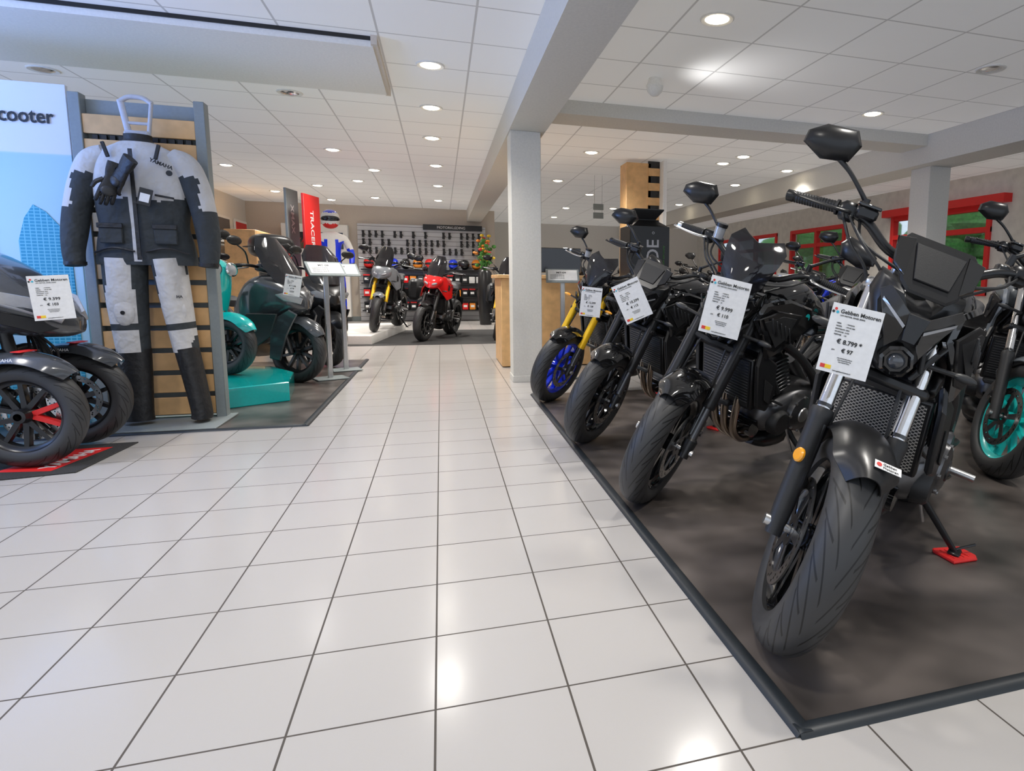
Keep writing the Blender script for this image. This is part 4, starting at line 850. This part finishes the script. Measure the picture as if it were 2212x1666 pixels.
for p_ in m2.polygons:
    c=p_.center; p_.material_index=3 if c.z<.28 or abs(c.x)>.25 and c.z<1.05 else (1 if (1.36<c.z or (abs(c.x)<.04)or(abs(c.x)>.17 and c.z>1.25)) else (2 if .88<c.z<.95 else 0))
m2.shade_smooth(); o=bpy.data.objects.new('body',m2); COL.objects.link(o); o.parent=t
hm=MB(); hm.body([(-.15,1.66,0,.03,.05,.05,2.2),(-.12,1.66,0,.10,.11,.12,2.3),(0,1.68,0,.125,.135,.14,2.3),(.10,1.67,0,.11,.11,.12,2.3),(.15,1.66,0,.04,.05,.06,2.2)],'white',n=24,sub=4,X=RZ(90)); hm.paint(lambda c:'blue' if c.z>1.76 else ('redm' if c.z<1.60 else None)); ho=hm.obj('helmet',t)
hm=MB(); hm.body([(-.155,1.675,0,.06,.035,.035,2.4),(-.13,1.675,0,.112,.045,.045,2.4),(-.08,1.675,0,.128,.045,.045,2.4)],'screen',n=20,sub=3,X=RZ(90)); hm.obj('visor',ho)
def poster(x,y,rz,w,h,m,txt,lab):
    t=thing('poster_stand',lab,'poster',(x,y,.006),(0,0,radians(rz))); c=MB(); c.box((0,0,h/2+.05),(w,.03,h),m,.003); c.obj('panel',t); c=MB(); c.box((0,.0,.02),(w,.1,.03),'post',.004); c.obj('foot',t)
    c=MB(); c.text(txt,.13,'paper',TR(-.06,-.017,h-.15)@RY(90)@RX(90),bold=.002); c.box((.0,-.017,.6),(w*.6,.002,.3),'paper',.0005); c.obj('lettering',t)
poster(-1.62,9.3,76,.46,1.98,'redm','TRACER','tall red poster stand with white lettering'); poster(-1.86,9.35,79,.36,2.05,'post','XMAX','tall grey poster stand')
# ================================================================= BACK WALL SHOP
t=thing('slatwall','grey slatwall shelving unit with dark header sign','shelving unit',(-.35,15.1,0)); c=MB(); c.box((0,0,1.08),(2.75,.06,2.15),'slat',.003); c.obj('panel',t)
c=MB(); c.box((.65,-.05,2.12),(1.3,.06,.12),'satin',.004); c.obj('header',t); c=MB(); c.text('MOTORKLEDING',.08,'paper',TR(.3,-.085,2.09)@RX(90)); c.obj('lettering',t)
for z in (.25,.55,.85,1.15): c=MB(); c.box((0,-.2,z),(2.6,.36,.025),'satin',.003); c.obj('shelf',t)
gl=glove((-1.6,15.0,1.95),(0,pi/2,pi/2),'black glove hanging on the slatwall',group='gloves on the slatwall',sc=.62); n=0
for r in range(3):
    for k in range(20):
        if r==0 and k==0: continue
        if random.random()<.15: continue
        g=gl.copy(); COL.objects.link(g); g.location=(-1.6+.13*k,15.0,1.95-.18*r); g.rotation_euler=(0,pi/2,pi/2)
for k in range(10):
    m1=('redm','paper','blue','gloss','orange')[k%5]
    if k<5:
        q=MB(); q.body([(-.13,.115,0,.03,.04,.04,2.2),(-.10,.118,0,.085,.08,.09,2.3),(0,.125,0,.105,.115,.12,2.3),(.09,.12,0,.09,.10,.11,2.3),(.125,.115,0,.03,.05,.06,2.2)],m1,n=20,sub=3,X=RZ(90)); q.body([(-.132,.13,0,.05,.028,.028,2.4),(-.105,.13,0,.094,.036,.036,2.4),(-.06,.13,0,.106,.036,.036,2.4)],'screen',n=18,sub=2,X=RZ(90))
        g=q.obj('helmet'); top(g,{'redm':'red','paper':'white','blue':'blue','gloss':'black','orange':'orange'}[m1]+' full face helmet on the shelf','helmet','helmets on the shelf')
        if k==0: hs=[]
        hs.append(g)
    else: g=hs[k-5].copy(); COL.objects.link(g)
    g.location=(-1.5+.255*k,14.9,1.166)
cols=['redm','satin','plastic','paper','red','gloss','orange','satin']
bx=[]
for m in cols:
    q=MB(); q.box((0,0,.09),(.13,.20,.18),m,.005); q.box((0,-.001,.165),(.136,.206,.03),'satin' if m!='satin' else 'redm',.003); q.box((0,-.102,.08),(.08,.002,.05),'paper',.0005); bx.append(q.obj('product_box'))
first=[True]*len(bx)
for r,z in enumerate((.265,.565,.865)):
    for k in range(16):
        i=random.randrange(len(bx))
        if first[i]: g=bx[i]; first[i]=False
        else: g=bx[i].copy(); COL.objects.link(g)
        g.location=(-1.55+.16*k,14.9,z); g['label']='small retail box with printed panel'; g['category']='box'; g['group']='boxes on the shelves'
for i,b in enumerate(bx):
    if first[i]: bpy.data.objects.remove(b)
for y,m,l in ((13.6,'screen','dark framed picture'),(14.7,'redm','red framed picture'),(12.2,'blue','blue framed picture'),(10.4,'redm','red framed picture')):
    q=MB(); q.box((-3.88,y,1.85),(.03,.8,.5),'white',.004); q.box((-3.862,y,1.85),(.01,.7,.4),m,.002); top(q.obj('wall_picture'),l+' on the side wall','picture')
q=MB(); q.box((-3.4,13.8,.9),(.5,2.0,1.8),'wood',.01)
for z in (.3,.7,1.1,1.5): q.box((-3.148,13.8,z),(.01,1.9,.3),'satin',.002)
top(q.obj('wall_cabinet'),'wooden shelf cabinet beside side wall','cabinet')
q=MB(); q.box((-2.55,15.05,1.1),(1.3,.2,2.0),'white',.01); q.box((-2.55,14.945,1.75),(1.1,.01,.35),'screen',.002); q.text('YAMAHA',.14,'redm',TR(-2.9,14.93,1.7)@RX(90)); top(q.obj('wall_cabinet'),'white wall display with dark sign','cabinet')
t=thing('flower_arrangement','orange and green artificial flower arrangement','plant',(.9,13.6,0)); c=MB(); c.lathe([(.0,0),(.12,0),(.16,.5),(.14,1.1),(.10,1.15)],(0,0,0),(0,0,1),'satin',n=20); c.obj('vase',t); l=MB()
for i in range(26):
    a=random.random()*2*pi; r=random.random()*.22; z=1.3+random.random()*.6
    l.tube([(0,0,1.1),(r*.5*cos(a),r*.5*sin(a),(z+1.1)/2),(r*cos(a),r*sin(a),z)],.006,'leaf',n=5,sub=2)
    c=MB(); c.ell((r*cos(a),r*sin(a),z),(.045,.045,.03),random.choice(['orange','yel','redm']),n=8); c.obj('flower',t); l.ell((r*1.1*cos(a+1),r*1.1*sin(a+1),z-.1),(.05,.02,.04),'leaf',n=8)
l.obj('foliage',t)
for i,(x,y) in enumerate(((11,7),(11,11.3),(11,15.6),(13,20.5))):
    q=MB(); q.tube([(x,y,0),(x,y,1.6)],.12,'wood',n=8); 
    for k in range(14): q.ell((x+random.uniform(-.9,.9),y+random.uniform(-1.1,1.1),1.6+random.uniform(-.6,.9)),(.6,.6,.5),'leaf',n=10)
    top(q.obj('tree'),'leafy green tree outside the shop window','tree')
slab('ground',7.75,30,-5,30,-.12,-.02,'leaf')
# ================================================================= WORLD / CAMERA
w=bpy.data.worlds.new('World'); SC.world=w; w.use_nodes=True; bg=w.node_tree.nodes['Background']; bg.inputs[0].default_value=(.78,.87,1,1); bg.inputs[1].default_value=1.0
cd=bpy.data.cameras.new('cam'); cam=bpy.data.objects.new('camera',cd); COL.objects.link(cam); SC.camera=cam
f,cx,cy,yaw,pit,rol,h=1341.6544,1363.4404,781.3986,.2967,.1288,.0106,.9531
F=V((sin(yaw)*cos(pit),cos(yaw)*cos(pit),-sin(pit))); R0=V((cos(yaw),-sin(yaw),0)); U0=R0.cross(F)
Rr=R0*cos(rol)+U0*sin(rol); U=U0*cos(rol)-R0*sin(rol)
m=Matrix(((Rr.x,U.x,-F.x,0),(Rr.y,U.y,-F.y,0),(Rr.z,U.z,-F.z,h),(0,0,0,1))); cam.matrix_world=m
cd.sensor_fit='HORIZONTAL'; cd.sensor_width=36; cd.lens=f/2212*36; cd.shift_x=(1106-cx)/2212; cd.shift_y=-(833-cy)/2212; cd.clip_start=.02; cd.clip_end=100
SC.view_settings.view_transform='Standard'; SC.view_settings.exposure=.12; SC.view_settings.gamma=1.0
